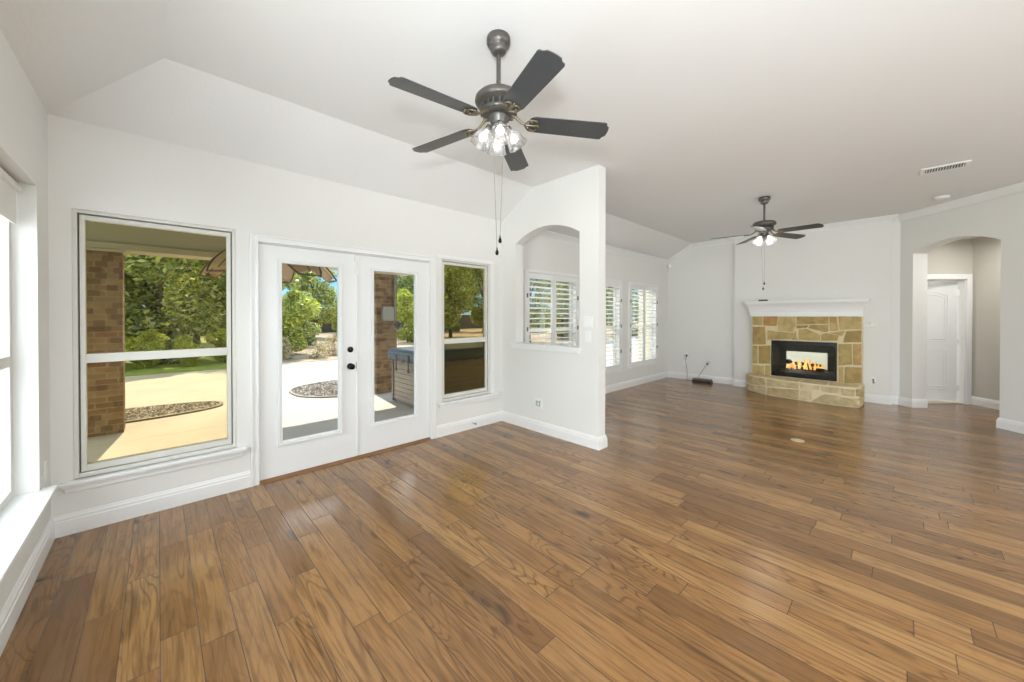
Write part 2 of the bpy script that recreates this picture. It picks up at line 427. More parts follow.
# ------------------------------------------------------------------ shell
fl = MB().box(-.7, 9.0, -4.2, 3.80, -.12, 0)
struct(fl.build('floor', M['floor']), 'hand scraped brown wood plank floor')
bf = MB()
bf.prism([Z3(9.02, .02, .008), Z3(12.7, .02, .008), Z3(12.7, 3.9, .008), Z3(8.72, 3.9, .008), Z3(8.72, .1, .008)][::-1], [Z3(9.02, .02, .012), Z3(12.7, .02, .012), Z3(12.7, 3.9, .012), Z3(8.72, 3.9, .012), Z3(8.72, .1, .012)][::-1])
FL2 = MB().box(9.0, 12.7, -4.2, 3.80, -.12, 0)
struct(FL2.build('floor.001', M['floor']), 'wood floor of the hall')
cp_ = [(8.97, -.29), (9.40, -.72), (12.7, -.72), (12.7, 3.8), (8.72, 3.8), (8.72, -.04)]
struct(MB().prism([Z3(x, y, .001) for x, y in cp_], [Z3(x, y, .014) for x, y in cp_]).build('floor.002', M['carpet']), 'pale carpet of the room behind the hall door')

c = MB(); t = .1
ex = 12.7
def quad(a, b, cc, d):
    c.prism([Vector(p) for p in (a, b, cc, d)][::-1], [Vector(p) + Z3(0, 0, t) for p in (a, b, cc, d)][::-1])
sl = (ZC - ZW) / (YA - YR); sx = (ZC - ZW) / (XR - XC)
quad((XR, YBACK - .1, ZC), (ex, YBACK - .1, ZC), (ex, YR, ZC), (XR, YR, ZC))
e = .15
quad((XR, YR, ZC), (ex, YR, ZC), (ex, YA + e, ZW - sl * e), (XC - e * .92, YA + e, ZW - sl * e))
quad((XC - e * .92, YBACK - .1, ZW - sx * e * .92), (XR, YBACK - .1, ZC), (XR, YR, ZC), (XC - e * .92, YA + e, ZW - sl * e))
struct(c.build('ceiling', M['ceil']), 'white vaulted ceiling with sloping edges')
c2p = [(8.74, -.02), (12.7, -.02), (12.7, 3.8), (8.74, 3.8)]
struct(MB().prism([Z3(x, y, 2.66) for x, y in [(8.74, 0), (8.74, 3.9), (12.7, 3.9), (12.7, -4.2), (4.62, -4.2)]], [Z3(x, y, 2.74) for x, y in [(8.74, 0), (8.74, 3.9), (12.7, 3.9), (12.7, -4.2), (4.62, -4.2)]]).build('ceiling.001', M['ceil']), 'low ceiling of the hall')

W1 = (-.405, .46, .345, 2.125); DR = (.612, 2.262, -.05, 2.045); W3 = (2.42, 3.17, .40, 2.10)
SH = [(3.84, 5.06), (5.28, 6.45), (6.80, 7.98)]
sh0, sh1 = .40, 2.05
ops = []
x0 = XC - .15
for a, b, z0, z1 in (W1, DR, W3): ops.append((a - x0, b - x0, z0, z1))
for a, b in SH: ops.append((a - x0, b - x0, sh0, sh1))
wall('wall_window_side', (x0, YA), (12.7, YA), (0, 1), .15, -.12, lambda s: ZW + .02, ops, label='white wall with windows and french doors')
# left wall with its window
WL = (2.40, 3.43, .385, 2.17)
LW = [(.2, 1.5), (-1.5, -.2), (-3.4, -2.1)]  # windows added out of view as openings for the left lamps
for n_, (a_, b_) in enumerate(LW):
    bw = thing('window_%d' % (8 + n_), 'window in the left wall beside the camera', 'window', (XC - .1, (a_ + b_) / 2, .5), kind='structure')
    m = MB(); xa_, xb_ = XC - .14, XC - .09
    m.box(xa_, xb_, a_, a_ + .05, .5, 2.3); m.box(xa_, xb_, b_ - .05, b_, .5, 2.3)
    for c_, d in ((.5, .55), (1.35, 1.41), (2.25, 2.3)): m.box(xa_, xb_, a_ + .05, b_ - .05, c_, d)
    m.build('frame', M['trim'], bw)
    MB().box(XC - .12, XC - .116, a_ + .05, b_ - .05, .55, 2.25).build('pane', M['glass'], bw)
wall('wall_left', (XC, YA + .15), (XC, YBACK), (-1, 0), .15, -.12, lambda s: ZW + .02, [(YA + .15 - WL[1], YA + .15 - WL[0], WL[2], WL[3])] + [(YA + .15 - b_, YA + .15 - a_, .5, 2.3) for a_, b_ in LW], label='white left wall with deep window sill')
BW = [(1.42, 2.22), (3.95, 4.75)]  # windows added in the unseen back wall as openings for its lamps
wall('wall_back', (XC - .15, YBACK), (12.7, YBACK), (0, -1), .15, -.12, ZC + .02, [(a_ - XC + .15, b_ - XC + .15, .5, 2.45) for a_, b_ in BW])
for n_, (a_, b_) in enumerate(BW):
    bw = thing('window_%d' % (11 + n_), 'tall narrow window in the back wall', 'window', ((a_ + b_) / 2, YBACK, .5), kind='structure')
    m = MB(); frame4(m, a_, b_, YBACK - .10, YBACK - .02, .5, 2.45, .05); m.box(a_ + .05, b_ - .05, YBACK - .10, YBACK - .02, 1.42, 1.48); m.build('frame', M['trim'], bw)
    MB().box(a_ + .05, b_ - .05, YBACK - .07, YBACK - .066, .55, 2.40).build('pane', M['glass'], bw)
wall('wall_far_side', (12.6, YBACK), (12.6, YA + .1), (1, 0), .12, -.12, ZC, [])
# partition with arched opening
PE = 2.205
pa = arch(YA - 3.465, YA - 2.452, 2.355, .15)
wall('wall_partition', (XP, YA), (XP, PE), (1, 0), .13, 0, lambda s: ztop(YA - s) + .01, [(YA - 3.465, YA - 2.452, 1.05, pa)], extra=(YA - YR,), label='white partition wall with arched opening')
# fireplace wall and chimney breast
FB = (.73, 1.655, .315, .97)
wall('wall_fireplace', (XF, YA), (XF, -.02), (1, 0), .14, 0, lambda s: ztop(YA - s) + .01, [(YA - FB[1], YA - FB[0], FB[2], FB[3])], extra=(YA - YR,), label='white wall behind the fireplace')
wall('wall_chimney_breast', (XB, 2.33), (XB, .10), (1, 0), XF - XB, 0, ZC, [(2.33 - FB[1], 2.33 - FB[0], FB[2], FB[3])], label='white chimney breast')
# diagonal wall with arch: line x-y = 8.59, direction (-1,-1)
dd = Vector((-1, -1)).normalized(); dn = Vector((1, -1)).normalized()
D0 = Vector((8.605, .015)); a0 = (D0 - Vector((8.455, -.135))).length; a1 = (D0 - Vector((7.712, -.878))).length
DL = (D0 - Vector((D0.x + YBACK - D0.y, YBACK))).length
wall('wall_diagonal', D0, (D0.x + YBACK - D0.y, YBACK), dn, .22, 0, ZC, [(a0, a1, 0, arch(a0, a1, 2.385, .135))], label='white diagonal wall with arched doorway')
# hall behind the arch
def DP(s, k): q = D0 + dd * s + dn * k; return q       # s along the diagonal, k behind its face
h0 = Vector((8.93, -.27)); hd = Vector((1, -1)).normalized()      # door wall runs along hd
HL = 1.07 - .22
dop0, dop1 = .0, .52
hw0 = DP(.17, .20); 
HW = (9.31, -.65)
dw = lambda s: 2.74
start = Vector((8.66 / 2 + 8.8 / 2, 8.66 / 2 - 8.8 / 2))
end = Vector((8.66 / 2 + 10.27 / 2, 8.66 / 2 - 10.27 / 2))
Lw = (end - start).length
sR = (Vector((9.39, -.73)) - start).length
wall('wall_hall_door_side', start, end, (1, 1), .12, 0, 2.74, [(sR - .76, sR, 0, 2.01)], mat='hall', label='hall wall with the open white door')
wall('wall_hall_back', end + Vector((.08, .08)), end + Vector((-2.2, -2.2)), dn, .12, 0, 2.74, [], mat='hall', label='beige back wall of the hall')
wall('wall_hall_end', end + Vector((-1.9, -1.9)), end + Vector((-1.9, -1.9)) - dn.normalized() * 1.0, dd, .12, 0, 2.74, [])

# roof over house and patio, so that no sky light falls through
struct(MB().box(-1.0, 12.9, -4.4, 3.95, 3.2, 3.3).build('roof', M['soffit']), 'house roof')

# ------------------------------------------------------------------ baseboards and crown
def run_profile(mb, pts, prof, closed=False, z=None):
    """sweep a profile [(out, z)] along 2D points; 'out' is to the right-hand side of travel"""
    P = [Vector(p) for p in pts]; n = len(P); rings = []
    for i in range(n):
        dpr = (P[i] - P[i - 1]).normalized() if i > 0 else None
        dnx = (P[i + 1] - P[i]).normalized() if i < n - 1 else None
        a = dpr or dnx; b = dnx or dpr
        na = Vector((a.y, -a.x)); nb = Vector((b.y, -b.x)); m = (na + nb).normalized(); m /= max(.3, m.dot(na))
        zz = z[i] if z else 0
        rings.append([Z3(P[i].x + m.x * o, P[i].y + m.y * o, q + zz) for o, q in prof])
    k = len(prof)
    v = [p for r in rings for p in r]
    f = [(i * k + j, (i + 1) * k + j, (i + 1) * k + (j + 1) % k, i * k + (j + 1) % k) for i in range(n - 1) for j in range(k)]
    f += [tuple(range(k)), tuple(range((n - 1) * k, n * k))[::-1]]
    mb.add(v, f); return mb
BP = [(0, 0), (.018, 0), (.018, .092), (.014, .098), (.014, .112), (.009, .122), (.006, .132), (0, .134)]
def base(name, pts): return struct(run_profile(MB(), pts, BP).build(name, M['trim']), 'white moulded baseboard')
base('baseboard_left', [(XC, YBACK), (XC, YA)])
base('baseboard_window_side', [(XC, YA), (.574, YA)])
base('baseboard_window_side.001', [(2.33, YA), (XP, YA)])
base('baseboard_partition', [(XP, YA), (XP, PE), (XP + .13, PE), (XP + .13, YA)])
base('baseboard_window_side.002', [(XP + .13, YA), (XF, YA)])
base('baseboard_fireplace', [(XF, YA), (XF, 2.33), (XB, 2.33), (XB, 2.0)])
j0 = DP(a0, 0); j1 = DP(a0, .22)
base('baseboard_fireplace.001', [(XB, .43), (XB, .10), (XF, .10), (XF, .01), tuple(j0), tuple(j1)])
k0 = DP(a1, .22); k1 = DP(a1, 0)
base('baseboard_diagonal', [tuple(k0), tuple(k1), tuple(DP(DL, 0))])
hr = start + (end - start).normalized() * (sR + .08)
base('baseboard_hall', [tuple(hr), tuple(end), tuple(end + Vector((-1.8, -1.8)))])
CP = [(0, 0), (0, -.095), (.010, -.095), (.014, -.082), (.040, -.050), (.066, -.022), (.078, -.012), (.078, 0)]
def crown(name, pts, z): return struct(run_profile(MB(), pts, CP, z=z).build(name, M['trim']), 'white crown moulding')
crown('trim_1', [(XP + .13, YA), (XF, YA)], [ZW, ZW])
crown('trim_2', [(XF, YA - .0), (XF, YR), (XF, 2.33), (XB, 2.33), (XB, .10), (XF, .10), (XF, .012), tuple(DP(DL, 0))], [ZW, ZC] + [ZC] * 6)

# ------------------------------------------------------------------ windows of the main wall
def window(name, x0, x1, z0, z1, gm, rail, label, frame=.055, rail_h=.06, gm2=None):
    w = thing(name, label, 'window', ((x0 + x1) / 2, YA + .06, z0), kind='structure')
    m = MB(); ya, yb = YA + .012, YA + .10
    frame4(m, x0, x1, ya, yb, z0, z1, .022, wb=.03)
    g = .030
    frame4(m, x0 + g, x1 - g, YA + .028, YA + .085, z0 + .034, z1 - g, frame - g, wt=frame - g + .006, wb=.042)
    m.box(x0 + frame, x1 - frame, YA + .024, YA + .084, rail, rail + rail_h)
    m.build('frame', M['alu'], w, .002)
    q = MB()
    frame4(q, x0 + .0225, x1 - .0225, YA + .05, YA + .088, z0 + .0305, z1 - .0225, .007)
    q.build('frame_groove', M['alug'], w)
    MB().box(x0 + frame, x1 - frame, YA + .060, YA + .064, rail + rail_h - .01, z1 - frame).build('upper_pane', gm, w)
    MB().box(x0 + frame, x1 - frame, YA + .050, YA + .054, z0 + .07, rail + .01).build('lower_pane', gm2 or gm, w)
    return w
w = window('window_1', W1[0], W1[1], W1[2], W1[3], M['screen'], 1.105, 'large aluminium window left of the french doors')
for zz in (.40, .40): pass
w2 = window('window_2', W3[0] - .0, W3[1], W3[2], W3[3], M['screen3'], 1.085, 'narrow window right of the french doors', gm2=glass_mat('insect_screened_glass', (.44, .40, .26)))
# stools and aprons
def stool(name, x0, x1, z, yy=YA, horn=.06, ap=.05):
    m = MB(); m.box(x0, x1, yy - .055, yy + .03, z - .022, z); m.box(x0 + .02, x1 - .02, yy - .028, yy, z - .045, z - .022)
    m.box(x0 + .03, x1 - .03, yy - .016, yy, z - .045 - ap, z - .045)
    return struct(m.build(name, M['trim'], None, .004), 'white window stool and apron')
stool('trim_3', -.475, .525, .345, ap=.03)
stool('trim_4', 2.36, 3.29, .40, ap=.03)
m = MB(); m.box(3.17, 3.235, YA - .008, YA, .401, 2.10); m.box(2.345, 3.235, YA - .008, YA, 2.1005, 2.14)
struct(m.build('trim_5', M['trim'], None, .002), 'flat white casing of the narrow window')

# left window
wl = thing('window_3', 'tall window in the left wall behind the deep sill', 'window', (XC - .12, 2.8, WL[2]), kind='structure')
m = MB(); a, b, z0, z1 = WL; xa, xb = XC - .148, XC - .09
for y0, y1, za, zb in ((a, a + .05, z0, z1), (b - .05, b, z0, z1), (a + .05, b - .05, z1 - .05, z1), (a + .05, b - .05, z0, z0 + .07), (a + .05, b - .05, 1.14, 1.20)): m.box(xa, xb, y0, y1, za, zb)
m.build('frame', M['alu'], wl, .002)
MB().box(XC - .12, XC - .116, a + .05, b - .05, z0 + .07, z1 - .05).build('pane', M['glass'], wl)
rs = MB(); rs.box(XC - .075, XC - .068, a + .03, b - .02, 1.93, z1 - .03); rs.tube([(XC - .07, a + .03, z1 - .035), (XC - .07, b - .02, z1 - .035)], .022, 12)
tag(rs.build('roller_shade', M['white_cloth']), 'white roller shade at the top of the left window', 'window shade')
so_ = [(XC - .15, 2.40), (XC - .15, 3.43), (XC, 3.43), (XC, 3.50), (XC + .05, 3.50), (XC + .06, 3.49), (XC + .06, 2.30), (XC + .045, 2.275), (XC, 2.275), (XC, 2.40)]
m = MB(); m.prism([Z3(x, y, .3855) for x, y in so_][::-1], [Z3(x, y, .409) for x, y in so_][::-1])
m.box(XC, XC + .022, 2.32, 3.46, .33, .385)
struct(m.build('trim_6', M['trim'], None, .004), 'deep white window sill on the left wall')

# partition sill
m = MB(); m.box(XP - .0001, XP + .1301, 2.453, 3.464, 1.0505, 1.072); m.box(XP - .040, XP - .0002, 2.425, 3.54, 1.0505, 1.072)
m.box(XP - .025, XP - .0002, 2.445, 3.52, 1.005, 1.05); m.box(XP + .1302, XP + .16, 2.44, 3.48, 1.0505, 1.072)
struct(m.build('trim_7', M['trim'], None, .003), 'white sill of the arched pass-through')

# ------------------------------------------------------------------ french doors
m = MB()
frame4(m, .552, 2.335, YA - .016, YA, 0, 2.105, .060, wr=.073, wb=0)
frame4(m, .5525, 2.3345, YA - .026, YA - .0165, 0, 2.1045, .016, wb=0)
frame4(m, .598, 2.276, YA - .024, YA - .0165, 0, 2.059, .0135, wb=0)
m.box(.6125, .616, YA, YA + .14, .023, 2.044); m.box(2.258, 2.2615, YA, YA + .14, .023, 2.044); m.box(.617, 2.257, YA + .001, YA + .14, 2.036, 2.044)
struct(m.build('trim_8', M['trim'], None, .002), 'white casing around the french doors')
m = MB(); m.prism([Z3(.605, YA - .03, 0), Z3(.605, YA + .14, 0), Z3(.605, YA + .14, .022), Z3(.605, YA + .01, .022), Z3(.605, YA - .03, .004)], [Z3(2.27, YA - .03, 0), Z3(2.27, YA + .14, 0), Z3(2.27, YA + .14, .022), Z3(2.27, YA + .01, .022), Z3(2.27, YA - .03, .004)])
struct(m.build('trim_9', M['thresh']), 'brown wooden door threshold')
def french(name, x0, x1, g0, g1, label, hinge_x, active):
    d = thing(name, label, 'door', ((x0 + x1) / 2, YA + .03, .02), kind='structure')
    ya, yb = YA + .006, YA + .05; gz0, gz1 = .315, 1.885
    m = MB(); m.box(x0, g0 - .03, ya, yb, .024, 2.032); m.box(g1 + .03, x1, ya, yb, .024, 2.032)
    m.box(g0 - .03, g1 + .03, ya, yb, .024, gz0 - .03); m.box(g0 - .03, g1 + .03, ya, yb, gz1 + .03, 2.032)
    m.build('slab', M['door'], d)
    m = MB()
    frame4(m, g0 - .0295, g1 + .0295, ya - .010, yb - .001, gz0 - .0295, gz1 + .0295, .0295)
    frame4(m, g0 - .030, g1 + .030, ya - .016, ya - .0101, gz0 - .030, gz1 + .030, .012)
    m.build('glazing_frame', M['door'], d, .003)
    MB().box(g0, g1, ya + .02, ya + .026, gz0, gz1).build('pane', M['glass'], d)
    for z in (.22, 1.02, 1.82):
        h = MB(); h.box(hinge_x - .012, hinge_x + .012, ya - .004, ya + .002, z - .045, z + .045); h.tube([(hinge_x, ya - .006, z - .047), (hinge_x, ya - .006, z + .047)], .006, 8)
        h.build('hinge', M['plate'], d)
    return d
d1 = french('door_1', .618, 1.432, .785, 1.262, 'left french door with dark deadbolt and knob', .616, True)
d2 = french('door_2', 1.440, 2.256, 1.607, 2.083, 'right french door showing brick column and tub', 2.258, False)
def knob(parent, x, z, big, name):
    mt = Matrix.Translation((x, YA + .006, z)) @ Matrix.Rotation(PI / 2, 4, 'X')
    m = MB()
    if big: m.lathe([(.0, 0), (.031, 0), (.031, .006), (.013, .012), (.011, .03), (.022, .038), (.028, .05), (.026, .062), (.012, .068), (0, .069)], mt, 20, False)
    else: m.lathe([(0, 0), (.028, 0), (.028, .010), (.022, .018), (.010, .022), (0, .022)], mt, 20, False)
    m.build(name, M['knob'], parent)['label'] = 'dark bronze ' + name
knob(d1, 1.368, .925, True, 'knob'); knob(d1, 1.368, 1.09, False, 'deadbolt')
MB().box(1.427, 1.434, YA - .0, YA + .008, .89, .96).build('strike_plate', M['knob'], d2)
m = MB(); m.box(1.428, 1.444, YA - .004, YA + .012, .03, 2.03); m.build('astragal', M['door'], d2, .002)
for z in (1.99, 1.86):
    MB().box(1.412, 1.448, YA - .008, YA + .006, z - .025, z + .025).build('flush_bolt', M['plate'], d2, .002)

# ------------------------------------------------------------------ plantation shutters
def shutter(x0, x1, z0, z1, label):
    w_ = x1 - x0; h_ = z1 - z0
    s = thing('plantation_shutter', label, 'shutter', (x0, YA, z0), 'plantation shutters on the living room windows', world=False)
    m = MB(); f = .045
    for a, b, c_, d in ((0, f, 0, h_), (w_ - f, w_, 0, h_), (f, w_ - f, h_ - f, h_), (f, w_ - f, 0, f)): m.box(a, b, -.032, .02, c_, d)
    m.build('frame', M['trim'], s, .004)
    pw = (w_ - 2 * f - .006) / 2
    for k in range(2):
        a = f + .002 + k * (pw + .002); b = a + pw
        p = MB(); st = .05
        p.box(a, a + st, -.026, .004, f + .003, h_ - f - .003); p.box(b - st, b, -.026, .004, f + .003, h_ - f - .003)
        p.box(a + st, b - st, -.026, .004, f + .003, f + .085); p.box(a + st, b - st, -.026, .004, h_ - f - .085, h_ - f - .003)
        po = p.build('panel', M['trim'], s, .002)
        l = MB(); za, zb = f + .09, h_ - f - .09; n = int(round((zb - za) / .079)); sp = (zb - za) / n
        for i in range(n):
            mt = Matrix.Translation((0, -.011, za + sp * (i + .5))) @ Matrix.Rotation(R(-11), 4, 'X')
            l.prism([mt @ Z3(a + st, y, z) for y, z in ((-.042, 0), (-.02, -.0055), (.02, -.0055), (.042, 0), (.02, .0055), (-.02, .0055))],
                    [mt @ Z3(b - st, y, z) for y, z in ((-.042, 0), (-.02, -.0055), (.02, -.0055), (.042, 0), (.02, .0055), (-.02, .0055))])
        l.build('louvers', M['trim'], po)
        for hz in (.22, .5, .78):
            hx = f if k == 0 else w_ - f
            MB().box(hx - .014, hx + .014, -.036, -.028, h_ * hz - .03, h_ * hz + .03).build('hinge', M['cord'], s)
    return s
shutter(3.80, 5.10, .36, 2.10, 'white louvered shutter seen through the arched pass-through')
shutter(5.24, 6.49, .36, 2.10, 'white louvered shutter partly hidden behind the partition end')
shutter(6.76, 8.02, .36, 2.10, 'two panel white louvered shutter nearest the far corner')
for i, (a, b) in enumerate(SH):
    wd = thing('window_%d' % (i + 4), 'window behind the shutters', 'window', ((a + b) / 2, YA + .1, sh0), kind='structure')
    m = MB()
    frame4(m, a, b, YA + .08, YA + .13, sh0, sh1, .04); m.box(a + .04, b - .04, YA + .08, YA + .13, 1.18, 1.23)
    m.build('frame', M['alu'], wd)
    MB().box(a + .03, b - .03, YA + .10, YA + .104, sh0 + .03, sh1 - .03).build('pane', M['glass'], wd)

# ------------------------------------------------------------------ ceiling fans
def make_fan(label, glass, bulb):
    f = thing('ceiling_fan', label, 'ceiling fan', (0, 0, 0), world=False, group=None)
    MB().lathe([(.0, 0), (.066, 0), (.069, -.010), (.069, -.030), (.062, -.046), (.050, -.054), (.047, -.060), (.046, -.074), (.038, -.088), (.022, -.096), (0, -.097)], n=28, caps=False).build('canopy', M['bronze'], f)
    MB().tube([(0, 0, -.085), (0, 0, -.33)], .0125, 12).build('downrod', M['bronze'], f)
    m = MB(); m.lathe([(0, -.316), (.018, -.316), (.028, -.322), (.085, -.326), (.118, -.334), (.133, -.350), (.136, -.370), (.131, -.380), (.118, -.385), (.104, -.390), (.080, -.412), (0, -.414)], n=40, caps=False)
    m.build('motor_housing', M['bronze'], f)
    m = MB(); m.lathe([(0, -.414), (.098, -.416), (.104, -.424), (.102, -.436), (.080, -.446), (0, -.446)], n=36, caps=False)
    for q in range(20): m.box(.070, .106, -.004, .004, -.440, -.392, Matrix.Rotation(q * PI / 10, 4, 'Z'))
    m.build('flywheel', M['bronze'], f)
    for k in range(5):
        A = Matrix.Rotation(k * 2 * PI / 5, 4, 'Z'); T = A @ Matrix.Translation((0, 0, -.478)) @ Matrix.Rotation(R(2.6), 4, 'Y') @ Matrix.Rotation(R(-12), 4, 'X')
        xs = [(.175, .030), (.182, .046), (.195, .056), (.215, .0615), (.30, .063), (.45, .066), (.612, .069), (.624, .064), (.627, .050), (.633, .043), (.643, .036), (.646, .018), (.647, 0)]
        ol = [(x, w_) for x, w_ in xs] + [(x, -w_) for x, w_ in xs[::-1][1:]]
        m = MB(); m.prism([T @ Z3(x, y, -.003) for x, y in ol][::-1], [T @ Z3(x, y, .003) for x, y in ol][::-1])
        bl = m.build('blade', M['blade'], f, .0015)
        i = MB()
        i.tube([A @ Z3(.075, 0, -.438), A @ Z3(.10, 0, -.450), A @ Z3(.13, .0, -.478), T @ Z3(.165, 0, -.008), T @ Z3(.235, 0, -.008)], [.011, .010, .008, .008, .006], 8)
        for sgn in (1, -1):
            i.tube([T @ Z3(.150, 0, -.009)] + [T @ Z3(.195 + .030 * math.cos(q), sgn * (.022 + .022 * math.sin(q)), -.009) for q in [PI * .95, PI * .7, PI * .45, PI * .2, 0, -PI * .25, -PI * .5]], .0055, 6)
        for px_, py_ in ((.19, .03), (.19, -.03), (.23, 0)):
            i.lathe([(0, -.016), (.006, -.016), (.007, -.010), (.007, -.006)], T @ Matrix.Translation((px_, py_, 0)), 8, False)
        i.build('blade_bracket', M['iron'], bl)
    MB().lathe([(.0, -.446), (.054, -.446), (.058, -.456), (.050, -.466), (.047, -.490), (.040, -.500), (.030, -.506), (.028, -.530), (.036, -.536), (.036, -.550), (.018, -.574), (.008, -.586), (0, -.590)], n=24, caps=False).build('light_kit', M['bronze'], f)
    for k in range(4):
        A = Matrix.Rotation(k * PI / 2 + R(20), 4, 'Z'); B = A @ Matrix.Translation((.048, 0, -.510)) @ Matrix.Rotation(R(-33), 4, 'Y')
        # B's -z is the direction of the shade
        a = MB(); a.tube([A @ Z3(.02, 0, -.515), A @ Z3(.036, 0, -.506), B @ Z3(0, 0, .0), B @ Z3(0, 0, -.018)], .009, 8)
        a.lathe([(.010, .004), (.020, -.004), (.022, -.028), (.016, -.03)], B, 14, False)
        ah = a.build('lamp_arm', M['bronze'], f)
        prof = [(.021, -.020), (.024, -.035), (.034, -.050), (.044, -.068), (.048, -.085), (.050, -.100), (.056, -.116), (.062, -.124)]
        g = MB(); g.lathe(prof, B, 30, False, wob=(10, .045)); g.lathe([(r_ - .002, z_) for r_, z_ in prof[::-1]], B, 30, False, wob=(10, .045))
        g.build('glass_shade', glass, f)
        b = MB(); b.lathe([(0, -.028), (.010, -.028), (.012, -.045), (.020, -.062), (.024, -.078), (.020, -.092), (.010, -.101), (0, -.103)], B, 14, False)
        b.build('bulb', bulb, f)
    for (x, y, zz) in ((.028, -.022, -1.165), (.010, .034, -1.235)):
        p = MB(); p.tube([(x, y, -.53), (x, y, -.58), (x * .3, y * .3, zz + .03)], .0012, 5)
        for q in range(44):
            z_ = -.62 - q * (-.62 - (zz + .03)) / 44; t_ = (q / 44)
            xx, yy = x + (x * .3 - x) * t_, y + (y * .3 - y) * t_
            p.lathe([(0, -.0024), (.0022, 0), (0, .0024)], Matrix.Translation((xx, yy, z_)), 5, False)
        pc = p.build('pull_chain', M['cord'], f)
        MB().lathe([(0, .034), (.003, .032), (.004, .02), (.0095, .006), (.0105, -.003), (.007, -.011), (0, -.013)], Matrix.Translation((x * .3, y * .3, zz)), 12, False).build('pull_pendant', M['knob'], pc)
    return f
fan1 = make_fan('large dark ceiling fan with clear glass lamps, nearest the camera', M['shade'], M['bulb'])
fan1['group'] = 'five blade ceiling fans'
fan2 = copy_tree(fan1); fan2['label'] = 'smaller looking dark ceiling fan in front of the fireplace wall'
fan1.location = (1.425, 1.604, ZC); fan1.rotation_euler = (0, 0, R(33.8))
fan2.location = (5.92, 1.27, ZC); fan2.rotation_euler = (0, 0, R(41))
for q in COL.objects:
    if q.parent == fan2 and q.name.startswith('bulb'):
        q.data = q.data.copy(); q.data.materials[0] = M['bulb2']
lamp('fan_light', 'POINT', (5.92, 1.27, ZC - .70), 3.5, (1, .98, .95), shadow_soft_size=.20)

# flush ceiling lamps added out of view to light the hall and back room
def flush(x, y, z, label, e, sz=.9):
    f = thing('flush_ceiling_light', label, 'ceiling light', (x, y, z))
    MB().box(x - sz / 2 - .03, x + sz / 2 + .03, y - .20, y + .20, z - .05, z).build('frame', M['trim'], f, .005)
    MB().box(x - sz / 2, x + sz / 2, y - .17, y + .17, z - .058, z - .045).build('diffuser', M['diffuser'], f)
    l = lamp('kitchen_light', 'AREA', (x, y, z - .07), e, (1, .975, .94), shape='RECTANGLE', size=sz, size_y=.34)
    return f
flush(10.6, 1.6, 2.66, 'flush white ceiling lamp in the room behind the fireplace', 90)
flush(8.55, -1.15, 2.66, 'flush white ceiling lamp in the hall', 8, .35)

# ------------------------------------------------------------------ fireplace
FX = 8.28
fp = thing('fireplace', 'tan flagstone fireplace with lit glass firebox and curved hearth', 'fireplace', (8.2, 1.2, 0))
STONES = [[(1.956, 1.412), (1.803, 1.412), (1.803, 1.25), (1.955, 1.247)], [(1.779, 1.412), (1.559, 1.413), (1.578, 1.233), (1.784, 1.24)], [(1.538, 1.402), (1.296, 1.403), (1.287, 1.252), (1.333, 1.131), (1.546, 1.156), (1.561, 1.282)], [(1.276, 1.406), (0.846, 1.407), (0.84, 1.29), (1.276, 1.273)], [(0.828, 1.407), (0.74, 1.407), (0.717, 1.179), (0.817, 1.167)], [(0.711, 1.413), (0.431, 1.407), (0.43, 1.209), (0.698, 1.196)], [(1.281, 1.252), (1.109, 1.256), (1.135, 1.215), (1.275, 1.201)], [(1.093, 1.262), (0.84, 1.273), (0.842, 1.16), (0.887, 1.142), (1.114, 1.208)], [(1.955, 1.214), (1.76, 1.218), (1.74, 0.885), (1.953, 0.873)], [(1.72, 1.151), (1.569, 1.131), (1.316, 1.115), (1.357, 1.003), (1.72, 0.972)], [(1.297, 1.156), (1.261, 0.997), (1.346, 0.993)], [(1.245, 1.178), (1.135, 1.195), (0.953, 1.094), (0.952, 0.995), (1.245, 1.001)], [(0.937, 1.101), (0.867, 1.126), (0.707, 1.093), (0.729, 1.006), (0.937, 0.996)], [(0.832, 1.137), (0.631, 1.172), (0.666, 1.085)], [(0.615, 1.166), (0.43, 1.187), (0.429, 0.992), (0.652, 0.981)], [(1.953, 0.848), (1.878, 0.852), (1.877, 0.521), (1.952, 0.514)], [(1.856, 0.853), (1.67, 0.872), (1.67, 0.528), (1.855, 0.519)], [(1.952, 0.485), (1.769, 0.473), (1.768, 0.3), (1.951, 0.279)], [(1.748, 0.486), (1.67, 0.496), (1.67, 0.293), (1.747, 0.288)], [(0.709, 0.952), (0.548, 0.958), (0.542, 0.625), (0.707, 0.59)], [(0.53, 0.962), (0.429, 0.967), (0.427, 0.62), (0.526, 0.617)], [(0.707, 0.564), (0.645, 0.574), (0.651, 0.309), (0.706, 0.308)], [(0.626, 0.572), (0.427, 0.583), (0.426, 0.322), (0.634, 0.304)]]
